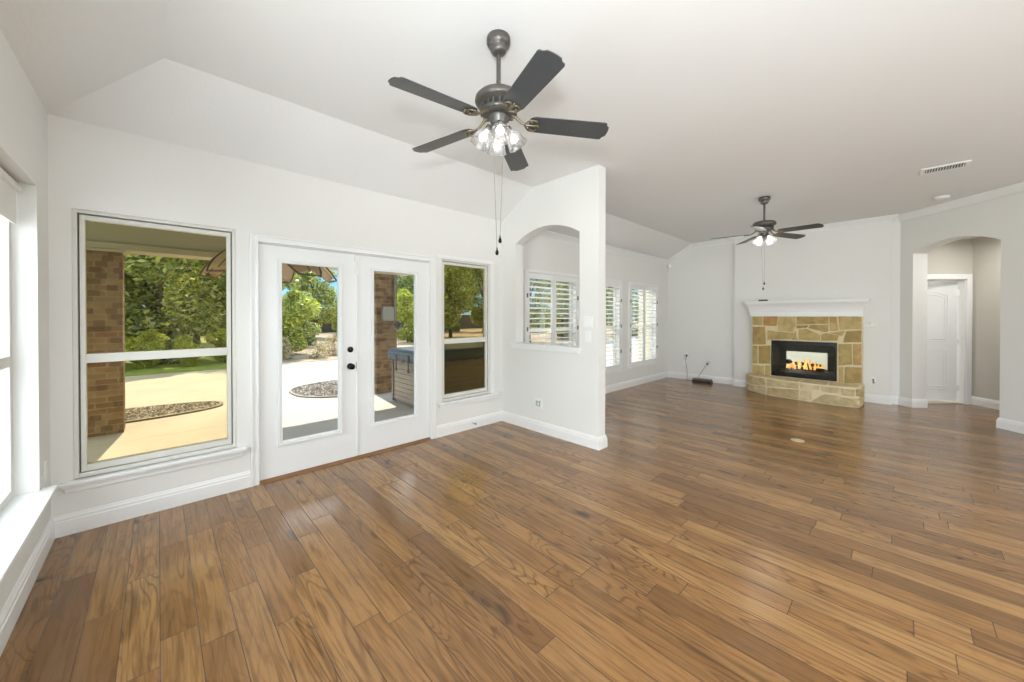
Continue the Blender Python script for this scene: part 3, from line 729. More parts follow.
HST = [[(0.328, 0.285), (0.7, 0.29), (0.725, 0.173), (0.372, 0.13)], [(0.744, 0.285), (1.229, 0.288), (1.23, 0.197), (0.745, 0.165)], [(1.248, 0.288), (1.508, 0.288), (1.508, 0.218), (1.259, 0.192)], [(1.523, 0.288), (1.754, 0.288), (1.754, 0.187), (1.54, 0.201)], [(1.767, 0.286), (1.936, 0.286), (1.926, 0.179), (1.781, 0.176)], [(1.952, 0.288), (2.112, 0.288), (2.116, 0.155), (1.953, 0.18)], [(0.33, 0.10), (0.681, 0.155), (0.731, 0.139), (0.716, 0.012), (0.36, 0.012)], [(0.757, 0.138), (1.233, 0.175), (1.228, 0.012), (0.739, 0.012)], [(1.262, 0.167), (1.398, 0.188), (1.413, 0.04), (1.308, 0.010), (1.247, 0.012)], [(1.433, 0.043), (1.574, 0.16), (1.754, 0.157), (1.755, 0.012), (1.409, 0.012)], [(1.768, 0.14), (2.094, 0.14), (2.098, 0.012), (1.769, 0.012)], [(.02, .288), (.30, .286), (.34, .15), (.02, .13)], [(.02, .11), (.30, .11), (.33, .012), (.02, .012)], [(2.13, .288), (2.50, .288), (2.50, .14), (2.13, .14)], [(2.12, .12), (2.50, .12), (2.50, .012), (2.12, .012)]]
def stone(mb, pts, mp, th=.016, ins=.010):
    # densify outline with jitter, inset front face
    cx_ = sum(p[0] for p in pts) / len(pts); cy_ = sum(p[1] for p in pts) / len(pts); ol = []
    for a, b in zip(pts, pts[1:] + pts[:1]):
        L_ = math.dist(a, b); n = max(2, int(L_ / .045))
        for i in range(n):
            t_ = i / n; j = .0035 if i else 0
            ol.append((a[0] + (b[0] - a[0]) * t_ + random.uniform(-j, j), a[1] + (b[1] - a[1]) * t_ + random.uniform(-j, j)))
    def ins_(k):
        o = []
        for x, y in ol:
            dx, dy = cx_ - x, cy_ - y; l = math.hypot(dx, dy); q = min(k, l * .5) / l
            o.append((x + dx * q, y + dy * q))
        return o
    rings = [[mp(*p, -.004) for p in ol], [mp(*p, th * .7) for p in ins_(.001)], [mp(*p, th) for p in ins_(ins)]]
    n = len(ol); v = [p for r in rings for p in r]; f = [(j * n + i, j * n + (i + 1) % n, (j + 1) * n + (i + 1) % n, (j + 1) * n + i) for j in range(2) for i in range(n)]
    v.append(mp(cx_, cy_, th * 1.1)); f += [(2 * n + i, 2 * n + (i + 1) % n, 3 * n) for i in range(n)]
    mb.add(v, f, False)
sur = MB()
for a, b, z0, z1 in ((FB[1], 1.965, .301, 1.4145), (.42, FB[0], .301, 1.4145), (FB[0], FB[1], FB[3], 1.4145), (FB[0], FB[1], .301, FB[2])): sur.box(FX, XB, a, b, z0, z1)
so = sur.build('surround', M['mortar'], fp)
st = MB()
for s_ in STONES: stone(st, s_, lambda a, b, t_: Z3(FX - t_, a, b))
st.build('stones', M['stone'], so)
path = [(8.48, 2.06), (8.30, 2.05), (8.13, 1.95), (7.97, 1.75), (7.86, 1.45), (7.80, 1.1), (7.78, .77), (7.80, .5), (7.86, .43), (8.0, .41), (8.48, .41)]
ho = MB(); ho.prism([Z3(x, y, 0) for x, y in path], [Z3(x, y, .30) for x, y in path])
hb = ho.build('hearth', M['hmortar'], fp)
def along(s, z, t_):
    for (ax, ay), (bx, by) in zip(path, path[1:]):
        L_ = math.hypot(bx - ax, by - ay)
        if s <= L_ or (bx, by) == path[-1]:
            k = s / L_; nx, ny = (by - ay) / L_, -(bx - ax) / L_
            return Z3(ax + (bx - ax) * k + nx * t_, ay + (by - ay) * k + ny * t_, z)
        s -= L_
st = MB()
for s_ in HST: stone(st, s_, along)
# flags on top of the hearth
for q in ([(8.26, 2.02), (8.14, 1.92), (8.0, 1.74), (8.26, 1.66)], [(8.26, 1.64), (7.99, 1.71), (7.90, 1.45), (7.86, 1.2), (8.26, 1.18)], [(8.26, 1.15), (7.86, 1.17), (7.82, .82), (8.26, .84)], [(8.26, .81), (7.82, .79), (7.84, .52), (7.9, .46), (8.26, .45)]):
    stone(st, q, lambda a, b, t_: Z3(a, b, .30 + t_ * .4))
st.build('hearth_stones', M['hstone'], hb)
# mantel
mp_ = [(0, 1.42), (.0, 1.70), (.265, 1.70), (.265, 1.682), (.255, 1.676), (.240, 1.655), (.225, 1.64), (.222, 1.59), (.212, 1.585), (.212, 1.42)]
ms = MB()
def ring(off, z): return [Z3(XB, 2.0 + off, z), Z3(8.255 - off, 2.0 + off, z), Z3(8.255 - off, .415 - off, z), Z3(XB, .415 - off, z)]
lv = [(0, 1.415), (0, 1.50), (.008, 1.508), (.008, 1.525), (.016, 1.56), (.035, 1.61), (.060, 1.645), (.068, 1.660), (.068, 1.672), (.082, 1.675), (.082, 1.70)]
rs_ = [ring(o, z) for o, z in lv]
v = [p for r_ in rs_ for p in r_]; f = [(i * 4 + j, i * 4 + j + 1, (i + 1) * 4 + j + 1, (i + 1) * 4 + j) for i in range(len(rs_) - 1) for j in range(3)]
f += [(0, 3, 2, 1), tuple(4 * (len(rs_) - 1) + k for k in range(4))]
ms.add(v, f); ms.build('mantel', M['trim'], fp)
fb = thing('unused', None, None, (0, 0, 0)); bpy.data.objects.remove(fb)
# firebox
m = MB()
for y0, y1, z0, z1 in ((FB[0], FB[0] + .022, FB[2], FB[3]), (FB[1] - .022, FB[1], FB[2], FB[3]), (FB[0] + .022, FB[1] - .022, FB[3] - .065, FB[3]), (FB[0] + .022, FB[1] - .022, FB[2], FB[2] + .085)): m.box(FX - .012, FX + .03, y0, y1, z0, z1)
for z in (.335, .352, .369): m.box(FX - .02, FX - .01, FB[0] + .03, FB[1] - .03, z, z + .007)
for z in (.925, .945): m.box(FX - .02, FX - .01, FB[0] + .03, FB[1] - .03, z, z + .007)
fr = m.build('firebox_frame', M['black'], fp)
fr['label'] = 'black louvered metal firebox frame'
MB().box(FX + .01, FX + .014, FB[0] + .02, FB[1] - .02, .395, .91).build('firebox_glass', M['fireglass'], fp)
XK = 8.95
m = MB(); ya, yb = FB[0] - .0, FB[1] + .0
bx0, bx1, bz0, bz1 = .92, 1.54, .42, .735
m.box(FX + .04, XK, ya, ya + .02, .32, .96); m.box(FX + .04, XK, yb - .02, yb, .32, .96)
m.box(FX + .04, XK, ya, yb, .32, .395); m.box(FX + .04, XK, ya, yb, .90, .96)
for y0, y1, z0, z1 in ((ya, bx0, .39, .9), (bx1, yb, .39, .9), (bx0, bx1, .39, bz0), (bx0, bx1, bz1, .9)): m.box(XK - .02, XK, y0, y1, z0, z1)
m.build('firebox_lining', M['fireclay'], fp)
MB().box(XK, XK + .006, bx0, bx1, bz0, bz1).build('rear_glass', M['glass'], fp)
m = MB(); 
for i, (y0, x0_, y1, x1_, z, r_) in enumerate(((.92, 8.62, 1.42, 8.66, .44, .035), (.95, 8.74, 1.38, 8.70, .45, .038), (.98, 8.70, 1.20, 8.60, .51, .030), (1.15, 8.62, 1.45, 8.72, .52, .032), (1.42, 8.60, 1.50, 8.66, .55, .045))):
    m.tube([(x0_, y0, z), ((x0_ + x1_) / 2 + .01, (y0 + y1) / 2, z + .012), (x1_, y1, z)], [r_ * .9, r_, r_ * .8], 10)
m.build('logs', M['log'], fp)
gm = MB()
for k in range(9): gm.tube([(8.56, .94 + k * .065, .42), (8.76, .94 + k * .065, .42)], .006, 6)
for q in (.98, 1.44): gm.tube([(8.56, q, .395), (8.56, q, .47)], .007, 6)
gm.build('grate', M['black'], fp)
fm = MB()
for k in range(15):
    y = .95 + k * .036 + random.uniform(-.01, .01); x = random.uniform(8.54, 8.70); hgt = (.10 + .10 * math.sin(PI * (k + 1) / 16)) * random.uniform(.7, 1.15)
    z0_ = .44; pts = []; rr = []
    for q in range(6):
        t_ = q / 5; pts.append((x, y + .014 * math.sin(t_ * 4 + k), z0_ + hgt * t_)); rr.append(max(.0015, .026 * (1 - t_) ** .8 * (.6 + 1.0 * t_)))
    fm.tube(pts, rr, 7)
fm.build('flames', M['flame'], fp)

# small items by the fireplace
tag(MB().box(8.25, 8.32, 1.72, 1.86, 1.7005, 1.730).build('remote_control', M['dark'], None, .004), 'small black remote lying on the left of the mantel', 'remote')
ld = thing('wall_ledge', 'small white ledge right of the mantel', 'ledge', (XB - .03, .31, 1.27))
m = MB(); m.box(XB - .06, XB, .235, .405, 1.262, 1.278); m.box(XB - .05, XB, .245, .395, 1.25, 1.262); m.build('shelf_board', M['trim'], ld, .002)
tag(MB().box(XB - .045, XB - .012, .295, .335, 1.279, 1.33).build('thermostat_sensor', M['plate'], None, .004), 'tiny white sensor on the ledge right of the mantel', 'sensor')

# ------------------------------------------------------------------ switch plates and outlets
def plate(name, label, cat, cpos, nrm, w_, h_, kind, group=None):
    """plate on a wall, nrm points into the room (2D)"""
    n = Vector((nrm[0], nrm[1], 0)).normalized(); t_ = Vector((-n.y, n.x, 0))
    p = Vector(cpos); o = thing(name, label, cat, p, group=group, world=False, rz=math.atan2(n.y, n.x) - PI / 2)
    # local: +y into the room, x along wall
    m = MB(); m.box(-w_ / 2, w_ / 2, 0, .006, -h_ / 2, h_ / 2); m.build('cover_plate', M['plate'], o, .002)
    gangs = max(1, int(round(w_ / .06)))
    for g in range(gangs):
        gx = (g - (gangs - 1) / 2) * .046
        if kind == 'switch':
            q = MB(); q.box(gx - .016, gx + .016, .006, .010, -.033, .033); q.build('rocker', M['trim'], o, .001)
        elif kind == 'outlet':
            for zz in (-.02, .02):
                q = MB(); q.lathe([(0, 0), (.014, 0), (.015, -.003), (.015, -.004)], Matrix.Translation((gx, .006, zz)) @ Matrix.Rotation(PI / 2, 4, 'X'), 14, False)
                q.box(gx - .007, gx - .0045, .0088, .0095, zz - .004, zz + .006); q.box(gx + .0045, gx + .007, .0088, .0095, zz - .004, zz + .006)
                q.build('socket', M['plate'], o)
    return o
plate('light_switch', 'upper white switch plate beside the arched pass-through', 'switch', (XP, 2.335, 1.355), (-1, 0), .118, .118, 'switch', 'switches on the partition')
plate('light_switch', 'lower white switch plate beside the arched pass-through', 'switch', (XP, 2.335, 1.195), (-1, 0), .075, .118, 'switch', 'switches on the partition')
plate('wall_outlet', 'white double outlet low on the partition under the pass-through', 'outlet', (XP, 3.06, .345), (-1, 0), .12, .118, 'outlet')
plate('wall_outlet', 'white outlet low on the wall right of the hearth', 'outlet', (XB, .295, .355), (-1, 0), .072, .116, 'outlet')
plate('wall_outlet', 'upper white outlet with black plug near the far corner', 'outlet', (XF, 3.335, .535), (-1, 0), .118, .118, 'outlet')
plate('wall_outlet', 'lower white outlet below another near the far corner', 'outlet', (XF, 3.345, .375), (-1, 0), .095, .116, 'blank')
plate('wall_outlet', 'white outlet behind the dark cable box', 'outlet', (XF, 2.86, .41), (-1, 0), .118, .116, 'outlet')
plate('wall_outlet', 'white cover plate on the left wall just above the sill end', 'outlet', (XC, 3.58, .48), (1, 0), .060, .116, 'blank')
def plug_cord(label, y, z, pts):
    o = thing('power_cord', label, 'cord', (XF, y, z))
    MB().box(XF - .045, XF - .008, y - .016, y + .016, z - .016, z + .016).build('plug', M['dark'], o, .004)
    MB().tube(pts, .0045, 6).build('cable', M['cord'], o)
plug_cord('grey cord hanging from the far corner outlet to the floor', 3.30, .535, [(XF - .04, 3.30, .53), (XF - .05, 3.31, .42), (XF - .05, 3.29, .30), (XF - .045, 3.275, .15), (XF - .05, 3.28, .02), (XF - .06, 3.26, .006)])
plug_cord('grey cord running from the wall outlet down to the dark box', 2.87, .385, [(XF - .04, 2.87, .38), (XF - .09, 2.93, .26), (XF - .14, 3.0, .12), (XF - .15, 3.02, .088)])
cb = thing('cable_box', 'low dark cable box on the floor by the far wall', 'cable box', (8.43, 2.92, 0))
MB().box(8.36, 8.50, 2.73, 3.11, .004, .045).build('body', M['dark'], cb, .006)
m = MB(); m.box(8.37, 8.49, 2.74, 3.10, .046, .078)
m.build('upper_case', plain('grey_brown_plastic', (.17, .14, .11), .5, vary=(40, .5)), cb, .006)
for i in range(6):
    MB().lathe([(0, .079), (.008, .079), (.008, .084), (0, .085)], Matrix.Translation((8.40, 2.78 + i * .055, 0)), 8, False).build('connector', M['plate'], cb)

md = thing('motion_detector', 'small white motion detector in the far upper corner', 'detector', (8.55, 3.68, 2.60))
mt = Matrix.Translation((8.555, 3.685, 2.575)) @ Matrix.Rotation(R(45), 4, 'Z')
m = MB(); m.lathe([(0, -.06), (.025, -.055), (.036, -.03), (.04, 0), (.036, .035), (.022, .055), (0, .06)], mt, 16, False); m.build('housing', M['plate'], md)

ds = thing('door_stop', 'spring door stop on the baseboard right of the french doors', 'door stop', (2.86, YA - .02, .075))
m = MB(); pts = []
for i in range(90):
    a = i / 90 * 2 * PI * 9; pts.append((2.86 + .005 * math.cos(a), YA - .02 - .06 * i / 90, .075 + .005 * math.sin(a)))
m.tube(pts, .0016, 5); m.build('spring', M['chrome'], ds)
MB().lathe([(0, 0), (.009, 0), (.010, .012), (.006, .018), (0, .018)], Matrix.Translation((2.86, YA - .078, .075)) @ Matrix.Rotation(PI / 2, 4, 'X'), 12, False).build('rubber_tip', M['dark'], ds)

fo = thing('floor_outlet', 'oval brass floor outlet cover in the middle of the wood floor', 'floor outlet', (5.27, .80, 0))
MB().lathe([(0, .0005), (.065, .0005), (.065, .004), (.055, .007), (.05, .006), (0, .006)], Matrix.Translation((5.27, .80, 0)), 28, False).build('cover', M['brass'], fo)
MB().lathe([(0, .0062), (.03, .0062), (.03, .0085), (0, .009)], Matrix.Translation((5.27, .80, 0)), 20, False).build('cap', M['brass'], fo)

cv = thing('ceiling_vent', 'white rectangular air vent on the ceiling', 'vent', (6.13, -.32, ZC))
vx0, vx1, vy0, vy1 = 6.02, 6.25, -.50, -.15
m = MB()
for a, b, c_, d in ((vx0, vx0 + .035, vy0, vy1), (vx1 - .035, vx1, vy0, vy1), (vx0 + .035, vx1 - .035, vy0, vy0 + .035), (vx0 + .035, vx1 - .035, vy1 - .035, vy1)): m.box(a, b, c_, d, ZC - .012, ZC - .0005)
m.build('frame', M['trim'], cv, .003)
MB().box(vx0 + .03, vx1 - .03, vy0 + .03, vy1 - .03, ZC - .003, ZC - .001).build('backing', M['dark'], cv)
m = MB()
n = 14
for i in range(n):
    yy = vy0 + .045 + (vy1 - vy0 - .09) * i / (n - 1)
    m.box(-.07, .07, -.001, .001, -.008, .008, Matrix.Translation(((vx0 + vx1) / 2, yy, ZC - .010)) @ Matrix.Rotation(R(40), 4, 'X'))
m.build('louvers', M['trim'], cv)
sd_ = thing('smoke_detector', 'round white smoke detector near the diagonal wall crown', 'smoke detector', (7.60, -.38, ZC))
MB().lathe([(0, -.0005), (.075, -.0005), (.075, -.012), (.068, -.030), (.05, -.038), (0, -.040)], Matrix.Translation((7.60, -.38, ZC)), 28, False).build('housing', M['plate'], sd_)

# ------------------------------------------------------------------ hall door
hdv = (end - start).normalized()
def HP(s, k, z): q = start + hdv * s + Vector((1, 1)).normalized() * k; return Z3(q.x, q.y, z)
m = MB()
def hbox(a, b, k0, k1, z0, z1): m.hexa([HP(a, k0, z0), HP(b, k0, z0), HP(b, k1, z0), HP(a, k1, z0)], [HP(a, k0, z1), HP(b, k0, z1), HP(b, k1, z1), HP(a, k1, z1)])
for a, b, z0, z1 in ((sR - .845, sR - .76, 0, 2.095), (sR, sR + .078, 0, 2.095), (sR - .76, sR, 2.01, 2.095)): hbox(a, b, -.02, -.0005, z0, z1)
for a, b, z0, z1 in ((sR - .012, sR - .0005, 0, 1.997), (sR - .7595, sR - .748, 0, 1.997), (sR - .7595, sR - .0005, 1.998, 2.0095)): hbox(a, b, .0, .12, z0, z1)
struct(m.build('trim_10', M['trim'], None, .002), 'white casing of the hall door')
hp = HP(sR - .03, .10, 0)
sw = R(18)
hdr = thing('door_3', 'open white two panel door in the hall', 'door', hp, world=False, kind='structure', rz=math.atan2(-hdv.y, -hdv.x) - sw)
# local x runs from the hinge to the free edge; local -y... the face towards the hall
m = MB(); m.box(.0, .72, -.0175, .0175, .03, 1.995); m.build('slab', M['door'], hdr, .002)
def mould(mb, x0, x1, z0, z1, topf=None):
    for s_ in (-1, 1):
        yy = s_ * .0175
        n_ = 14; out = [(x0, z0), (x1, z0)]
        if topf: out += [(x1 + (x0 - x1) * i / n_, z1 + topf * math.sin(PI * i / n_)) for i in range(n_ + 1)]
        else: out += [(x1, z1), (x0, z1)]
        mb.tube([(x, yy, z) for x, z in out + out[:1]], .009, 6)
m = MB(); mould(m, .12, .60, 1.0, 1.76, .07); mould(m, .12, .60, .22, .86); mould(m, .155, .565, 1.04, 1.72, .06); mould(m, .155, .565, .26, .82)
m.build('panel_moulding', M['door'], hdr)
for z in (.25, 1.0, 1.80):
    h = MB(); h.tube([(-.012, .012, z - .05), (-.012, .012, z + .05)], .008, 8); h.box(-.03, .03, .014, .019, z - .045, z + .045); h.build('hinge', M['plate'], hdr)

# ------------------------------------------------------------------ outside: patio
G = -.12
struct(MB().box(-12, 30, YA + .15, 13.6, G - .2, G).build('patio_slab', M['concrete']), 'pale concrete patio')
struct(MB().box(-60, 120, 13.6, 120, G - .25, G + .01).build('lawn_ground', M['lawn']), 'dry lawn beyond the patio')
struct(MB().box(-60, -12, -40, 13.6, G - .25, G + .005).build('lawn_ground.001', M['lawn']))
struct(MB().box(30, 120, -40, 13.6, G - .25, G + .005).build('lawn_ground.002', M['lawn']))
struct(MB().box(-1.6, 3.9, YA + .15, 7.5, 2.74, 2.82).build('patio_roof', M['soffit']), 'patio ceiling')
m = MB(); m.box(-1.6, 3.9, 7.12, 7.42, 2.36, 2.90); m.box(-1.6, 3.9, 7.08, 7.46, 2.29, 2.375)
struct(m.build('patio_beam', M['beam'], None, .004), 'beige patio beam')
def column(x0, x1, label):
    c_ = thing('brick_column', label, 'column', ((x0 + x1) / 2, 7.27, G), group='brick patio columns')
    MB().box(x0, x1, 7.10, 7.44, G, 2.255).build('shaft', M['brick'], c_, .003)
    MB().box(x0 - .03, x1 + .03, 7.07, 7.47, 2.255, 2.289).build('cap', M['beam'], c_, .003)
column(-.76, -.335, 'brick patio column seen through the large left window')
column(3.10, 3.53, 'brick patio column seen through the right french door')
# exterior side wall of the house beyond the last shutter
struct(MB().box(8.12, 9.2, YA + .155, 4.22, G, 3.1).build('wall_exterior', M['cream']), 'cream exterior wall outside the far shutter')
eb = thing('electrical_box', 'grey utility box on the brick column', 'utility box', (3.30, 7.06, 1.46))
m = MB(); m.box(3.20, 3.41, 7.00, 7.10, 1.33, 1.60); m.build('enclosure', M['box'], eb, .006)
m = MB(); m.box(3.195, 3.415, 6.992, 7.0, 1.325, 1.605); m.build('lid', M['box'], eb, .003)
m = MB(); m.tube([(3.46, 7.07, 2.2), (3.46, 7.07, 1.37)], .02, 10); m.tube([(3.42, 7.06, 1.45), (3.46, 7.07, 1.45)], .014, 8)
tag(m.build('conduit_pipe', M['pipe']), 'dark vertical conduit beside the utility box', 'pipe')
m = MB()
for k in range(5):
    r_ = .062 + .006 * k; pts = [(3.475 + r_ * math.cos(a * PI / 8), 7.03 - .010 * k, 1.235 + r_ * math.sin(a * PI / 8)) for a in range(17)]
    m.tube(pts, .007, 6)
m.tube([(3.475, 6.98, 1.29), (3.475, 7.09, 1.29)], .010, 8)
tag(m.build('coiled_hose', M['pipe']), 'coiled dark cable hanging on the brick column', 'hose')

# hot tub
tx0, tx1, ty0, ty1 = 3.05, 5.15, 5.40, 6.34
ht = thing('hot_tub', 'hot tub with slatted beige sides and grey vinyl cover', 'hot tub', ((tx0 + tx1) / 2, (ty0 + ty1) / 2, G))
m = MB()
n = 9; zb, zt = G + .06, .66
for i in range(n):
    z0 = zb + (zt - zb) * i / n; z1 = zb + (zt - zb) * (i + 1) / n - .008
    m.box(tx0 + .02, tx1 - .02, ty0 + .02, ty1 - .02, z0, z1); m.box(tx0 + .03, tx1 - .03, ty0 + .03, ty1 - .03, z1, z1 + .008)
m.build('cladding', M['cedar'], ht, .003)
m = MB(); m.box(tx0 + .04, tx1 - .04, ty0 + .04, ty1 - .04, G, zb)
m.build('base', M['cedar_dark'], ht)
for x, y in ((tx0, ty0), (tx1, ty0), (tx0, ty1), (tx1, ty1)):
    m = MB(); m.box(x - .002 if x == tx0 else x - .05, x + .05 if x == tx0 else x + .002, y - .002 if y == ty0 else y - .05, y + .05 if y == ty0 else y + .002, G + .02, zt)
    m.build('corner_post', M['cedar_dark'], ht, .004)
m = MB()
def rb(x0, x1, y0, y1, z0, z1): m.box(x0, x1, y0, y1, z0, z1)
cvp = [Z3(tx0 - .04, ty0 - .04, .78), Z3(tx1 + .04, ty0 - .04, .78), Z3(tx1 + .04, ty1 + .04, .78), Z3(tx0 - .04, ty1 + .04, .78)]
m.hexa(cvp, [Z3(tx0 - .03, ty0 - .03, .845), Z3(tx1 + .03, ty0 - .03, .845), Z3(tx1 + .03, ty1 + .03, .845), Z3(tx0 - .03, ty1 + .03, .845)])
co = m.build('cover', M['cover'], ht, .012)
# draped skirt with folds
m = MB(); per = []
def edge(a, b, n_):
    return [(a[0] + (b[0] - a[0]) * i / n_, a[1] + (b[1] - a[1]) * i / n_) for i in range(n_)]
cs = [(tx0 - .045, ty0 - .045), (tx1 + .045, ty0 - .045), (tx1 + .045, ty1 + .045), (tx0 - .045, ty1 + .045)]
for a, b, n_ in zip(cs, cs[1:] + cs[:1], (60, 30, 60, 30)): per += edge(a, b, n_)
cx_, cy_ = (tx0 + tx1) / 2, (ty0 + ty1) / 2; v = []; n_ = len(per)
for z, amp in ((.80, 0), (.72, .004), (.64, .011)):
    for i, (x, y) in enumerate(per):
        dx, dy = (x - cx_), (y - cy_); l = math.hypot(dx, dy); k = amp * math.sin(i * 1.3) + (.0 if z > .7 else -.004)
        zz = z if z > .65 else z + .015 * math.sin(i * .9)
        v.append(Z3(x + dx / l * k, y + dy / l * k, zz))
f = [(j * n_ + i, j * n_ + (i + 1) % n_, (j + 1) * n_ + (i + 1) % n_, (j + 1) * n_ + i) for j in range(2) for i in range(n_)]
m.add(v, f, True); sk = m.build('skirt', M['cover'], co); sk.modifiers.new('s', 'SOLIDIFY').thickness = .006
for yy in (5.62, 6.05):
    m = MB(); m.box(tx0 - .062, tx0 - .052, yy - .02, yy + .02, .50, .76); m.box(tx0 - .066, tx0 - .05, yy - .03, yy + .03, .47, .52); m.build('strap', M['dark'], co, .003)

# gravel beds with curbs
def bed(cx, cy, rx, ry, label, seed):
    rnd = random.Random(seed)
    b = thing('gravel_bed', label, 'gravel bed', (cx, cy, G))
    N = 40; ol = []
    for i in range(N):
        a = 2 * PI * i / N; k = 1
        ol.append((cx + rx * math.copysign(abs(math.cos(a)) ** .8, math.cos(a)), cy + ry * math.copysign(abs(math.sin(a)) ** .8, math.sin(a))))
    MB().prism([Z3(x, y, G - .01) for x, y in ol], [Z3(x, y, G + .012) for x, y in ol]).build('soil', M['soil'], b)
    m = MB(); pr_ = [(0, .0), (0, .026), (.01, .03), (.04, .03), (.05, .026), (.05, 0)]
    run_profile(m, [(x, y) for x, y in ol + ol[:1]], pr_, z=[G] * (N + 1))
    m.build('curb', M['cedar_dark'], b)
    g = MB()
    for i in range(2600):
        a = rnd.uniform(0, 2 * PI); q = math.sqrt(rnd.random()) * .97
        x = cx + rx * q * math.copysign(abs(math.cos(a)) ** .8, math.cos(a)); y = cy + ry * q * math.copysign(abs(math.sin(a)) ** .8, math.sin(a))
        s_ = rnd.uniform(.018, .04); mt = Matrix.Translation((x, y, G + .014)) @ Matrix.Rotation(rnd.uniform(0, 6), 4, 'Z') @ Matrix.Rotation(rnd.uniform(-.5, .5), 4, 'X')
        v = [mt @ Z3(*p) for p in ((s_, 0, 0), (0, s_ * .7, 0), (-s_, 0, 0), (0, -s_ * .7, 0), (s_ * .2, .1 * s_, s_ * .8), (0, 0, -s_ * .4))]
        g.add(v, [(0, 1, 4), (1, 2, 4), (2, 3, 4), (3, 0, 4), (1, 0, 5), (2, 1, 5), (3, 2, 5), (0, 3, 5)])
    go = g.build('gravel', leaf_gravel, b); go['kind'] = 'stuff'
def gravel_island():
    t = NT('mixed_gravel'); g = t.new('NewGeometry').outputs['Random Per Island']
    t.set(color=t.ramp(g, [(0, (.10, .08, .055)), (.5, (.28, .22, .16)), (1, (.58, .50, .40))]), rough=.85); return t.m
leaf_gravel = gravel_island()
bed(-.85, 8.2, 1.62, .50, 'gravel bed seen through the large left window', 3)
bed(3.35, 8.25, 1.42, .98, 'gravel bed seen through the left french door', 4)

# outdoor leaf-blade fan
of = thing('outdoor_fan', 'outdoor ceiling fan with drooping tan leaf blades over the patio', 'ceiling fan', (1.06, 5.55, 2.74))
MB().lathe([(0, 0), (.07, 0), (.07, -.02), (.05, -.05), (0, -.055)], Matrix.Translation((1.06, 5.55, 2.74)), 20, False).build('canopy', M['leafrib'], of)
MB().tube([(1.06, 5.55, 2.70), (1.06, 5.55, 2.40)], .014, 10).build('downrod', M['leafrib'], of)
MB().lathe([(0, 0), (.04, 0), (.11, -.02), (.12, -.06), (.10, -.11), (.05, -.14), (0, -.145)], Matrix.Translation((1.06, 5.55, 2.44)), 24, False).build('motor_housing', M['leafrib'], of)
for k, an in enumerate((-70, 2, 74, 146, 218)):
    A = Matrix.Translation((1.06, 5.55, 2.36)) @ Matrix.Rotation(R(an), 4, 'Z')
    nl = 14; L_ = .74
    def leaf(u_, v_, dz):  # u along 0..1, v -1..1
        wv = .21 * max(0, 1 - abs(1.8 * u_ - .95) ** 3) ** .5 + .012
        return A @ Z3(.13 + (L_ - .13) * u_, v_ * wv, -.02 - .43 * u_ ** 1.6 + .05 * (1 - v_ * v_) + dz)
    m = MB(); v = []; nv = 7
    for i in range(nl + 1):
        for j in range(nv): v.append(leaf(i / nl, -1 + 2 * j / (nv - 1), 0))
    f = [(i * nv + j, (i + 1) * nv + j, (i + 1) * nv + j + 1, i * nv + j + 1) for i in range(nl) for j in range(nv - 1)]
    m.add(v, f, True); bo = m.build('blade', M['leafblade'], of); bo.modifiers.new('s', 'SOLIDIFY').thickness = .008
    m = MB(); m.tube([leaf(i / nl, 0, -.006) for i in range(nl + 1)], .009, 6)
    m.tube([leaf(i / nl, 1, 0) for i in range(nl + 1)] + [leaf(i / nl, -1, 0) for i in range(nl, -1, -1)], .011, 6)
    m.build('blade_rib', M['leafrib'], bo)

# ------------------------------------------------------------------ trees, shrubs, fence
def tree_proto(name, seed, h, rad, z0, nleaf, lsize, mat, trunk_r, blobs, squash=1.0, core=.35):
    rnd = random.Random(seed)
    t_ = bpy.data.objects.new(name, None); COL.objects.link(t_)
    bl = []
    for i in range(blobs):
        a = rnd.uniform(0, 2 * PI); zz = z0 + (h - z0) * (i + .5) / blobs
        k = math.sin(PI * min(.97, max(.12, (zz - z0) / (h - z0)))) ** .5
        q = rad * k * rnd.uniform(.25, .68); bl.append((q * math.cos(a), q * math.sin(a), zz, rad * k * rnd.uniform(.38, .6)))
    tb = MB(); tb.tube([(0, 0, -.1), (.05 * rad, .03, h * .25), (-.04 * rad, .05, h * .5), (0, 0, h * .8)], [trunk_r, trunk_r * .8, trunk_r * .5, trunk_r * .15], 8)
    for bx, by, bz, br in bl:
        zs = max(.15 * h, bz - math.hypot(bx, by) * .9)
        tb.tube([(0, 0, zs * .8), (bx * .5, by * .5, (zs + bz) / 2), (bx, by, bz)], [trunk_r * .4, trunk_r * .25, trunk_r * .08], 6)
    tb.build('trunk', M['bark'], t_)
    lf = MB(); v = []; f = []
    for i in range(nleaf):
        bx, by, bz, br = bl[rnd.randrange(blobs)]
        u_ = Vector((rnd.gauss(0, 1), rnd.gauss(0, 1), rnd.gauss(0, 1))).normalized() * br * (core + (1 - core) * rnd.random() ** .5)
        p = Z3(bx, by, bz) + Z3(u_.x, u_.y, u_.z * .8 * squash)
        if p.z < .02: p.z = rnd.uniform(.02, .3)
        a = Vector((rnd.gauss(0, 1), rnd.gauss(0, 1), rnd.gauss(0, .7))).normalized(); b = a.orthogonal().normalized()
        b = (Matrix.Rotation(rnd.uniform(0, 6.28), 3, a) @ b)
        s_ = lsize * rnd.uniform(.6, 1.3); o = len(v)
        v += [p - a * s_, p + b * s_ * .45, p + a * s_, p - b * s_ * .45]; f.append((o, o + 1, o + 2, o + 3))
    lf.add(v, f); lf.build('foliage', mat, t_)
    return t_
oak = tree_proto('oak_tree', 11, 6.0, 2.4, 1.0, 13000, .10, M['leafA'], .13, 16)
jun = tree_proto('juniper_tree', 12, 5.2, 1.9, .15, 15000, .085, M['leafB'], .12, 15)
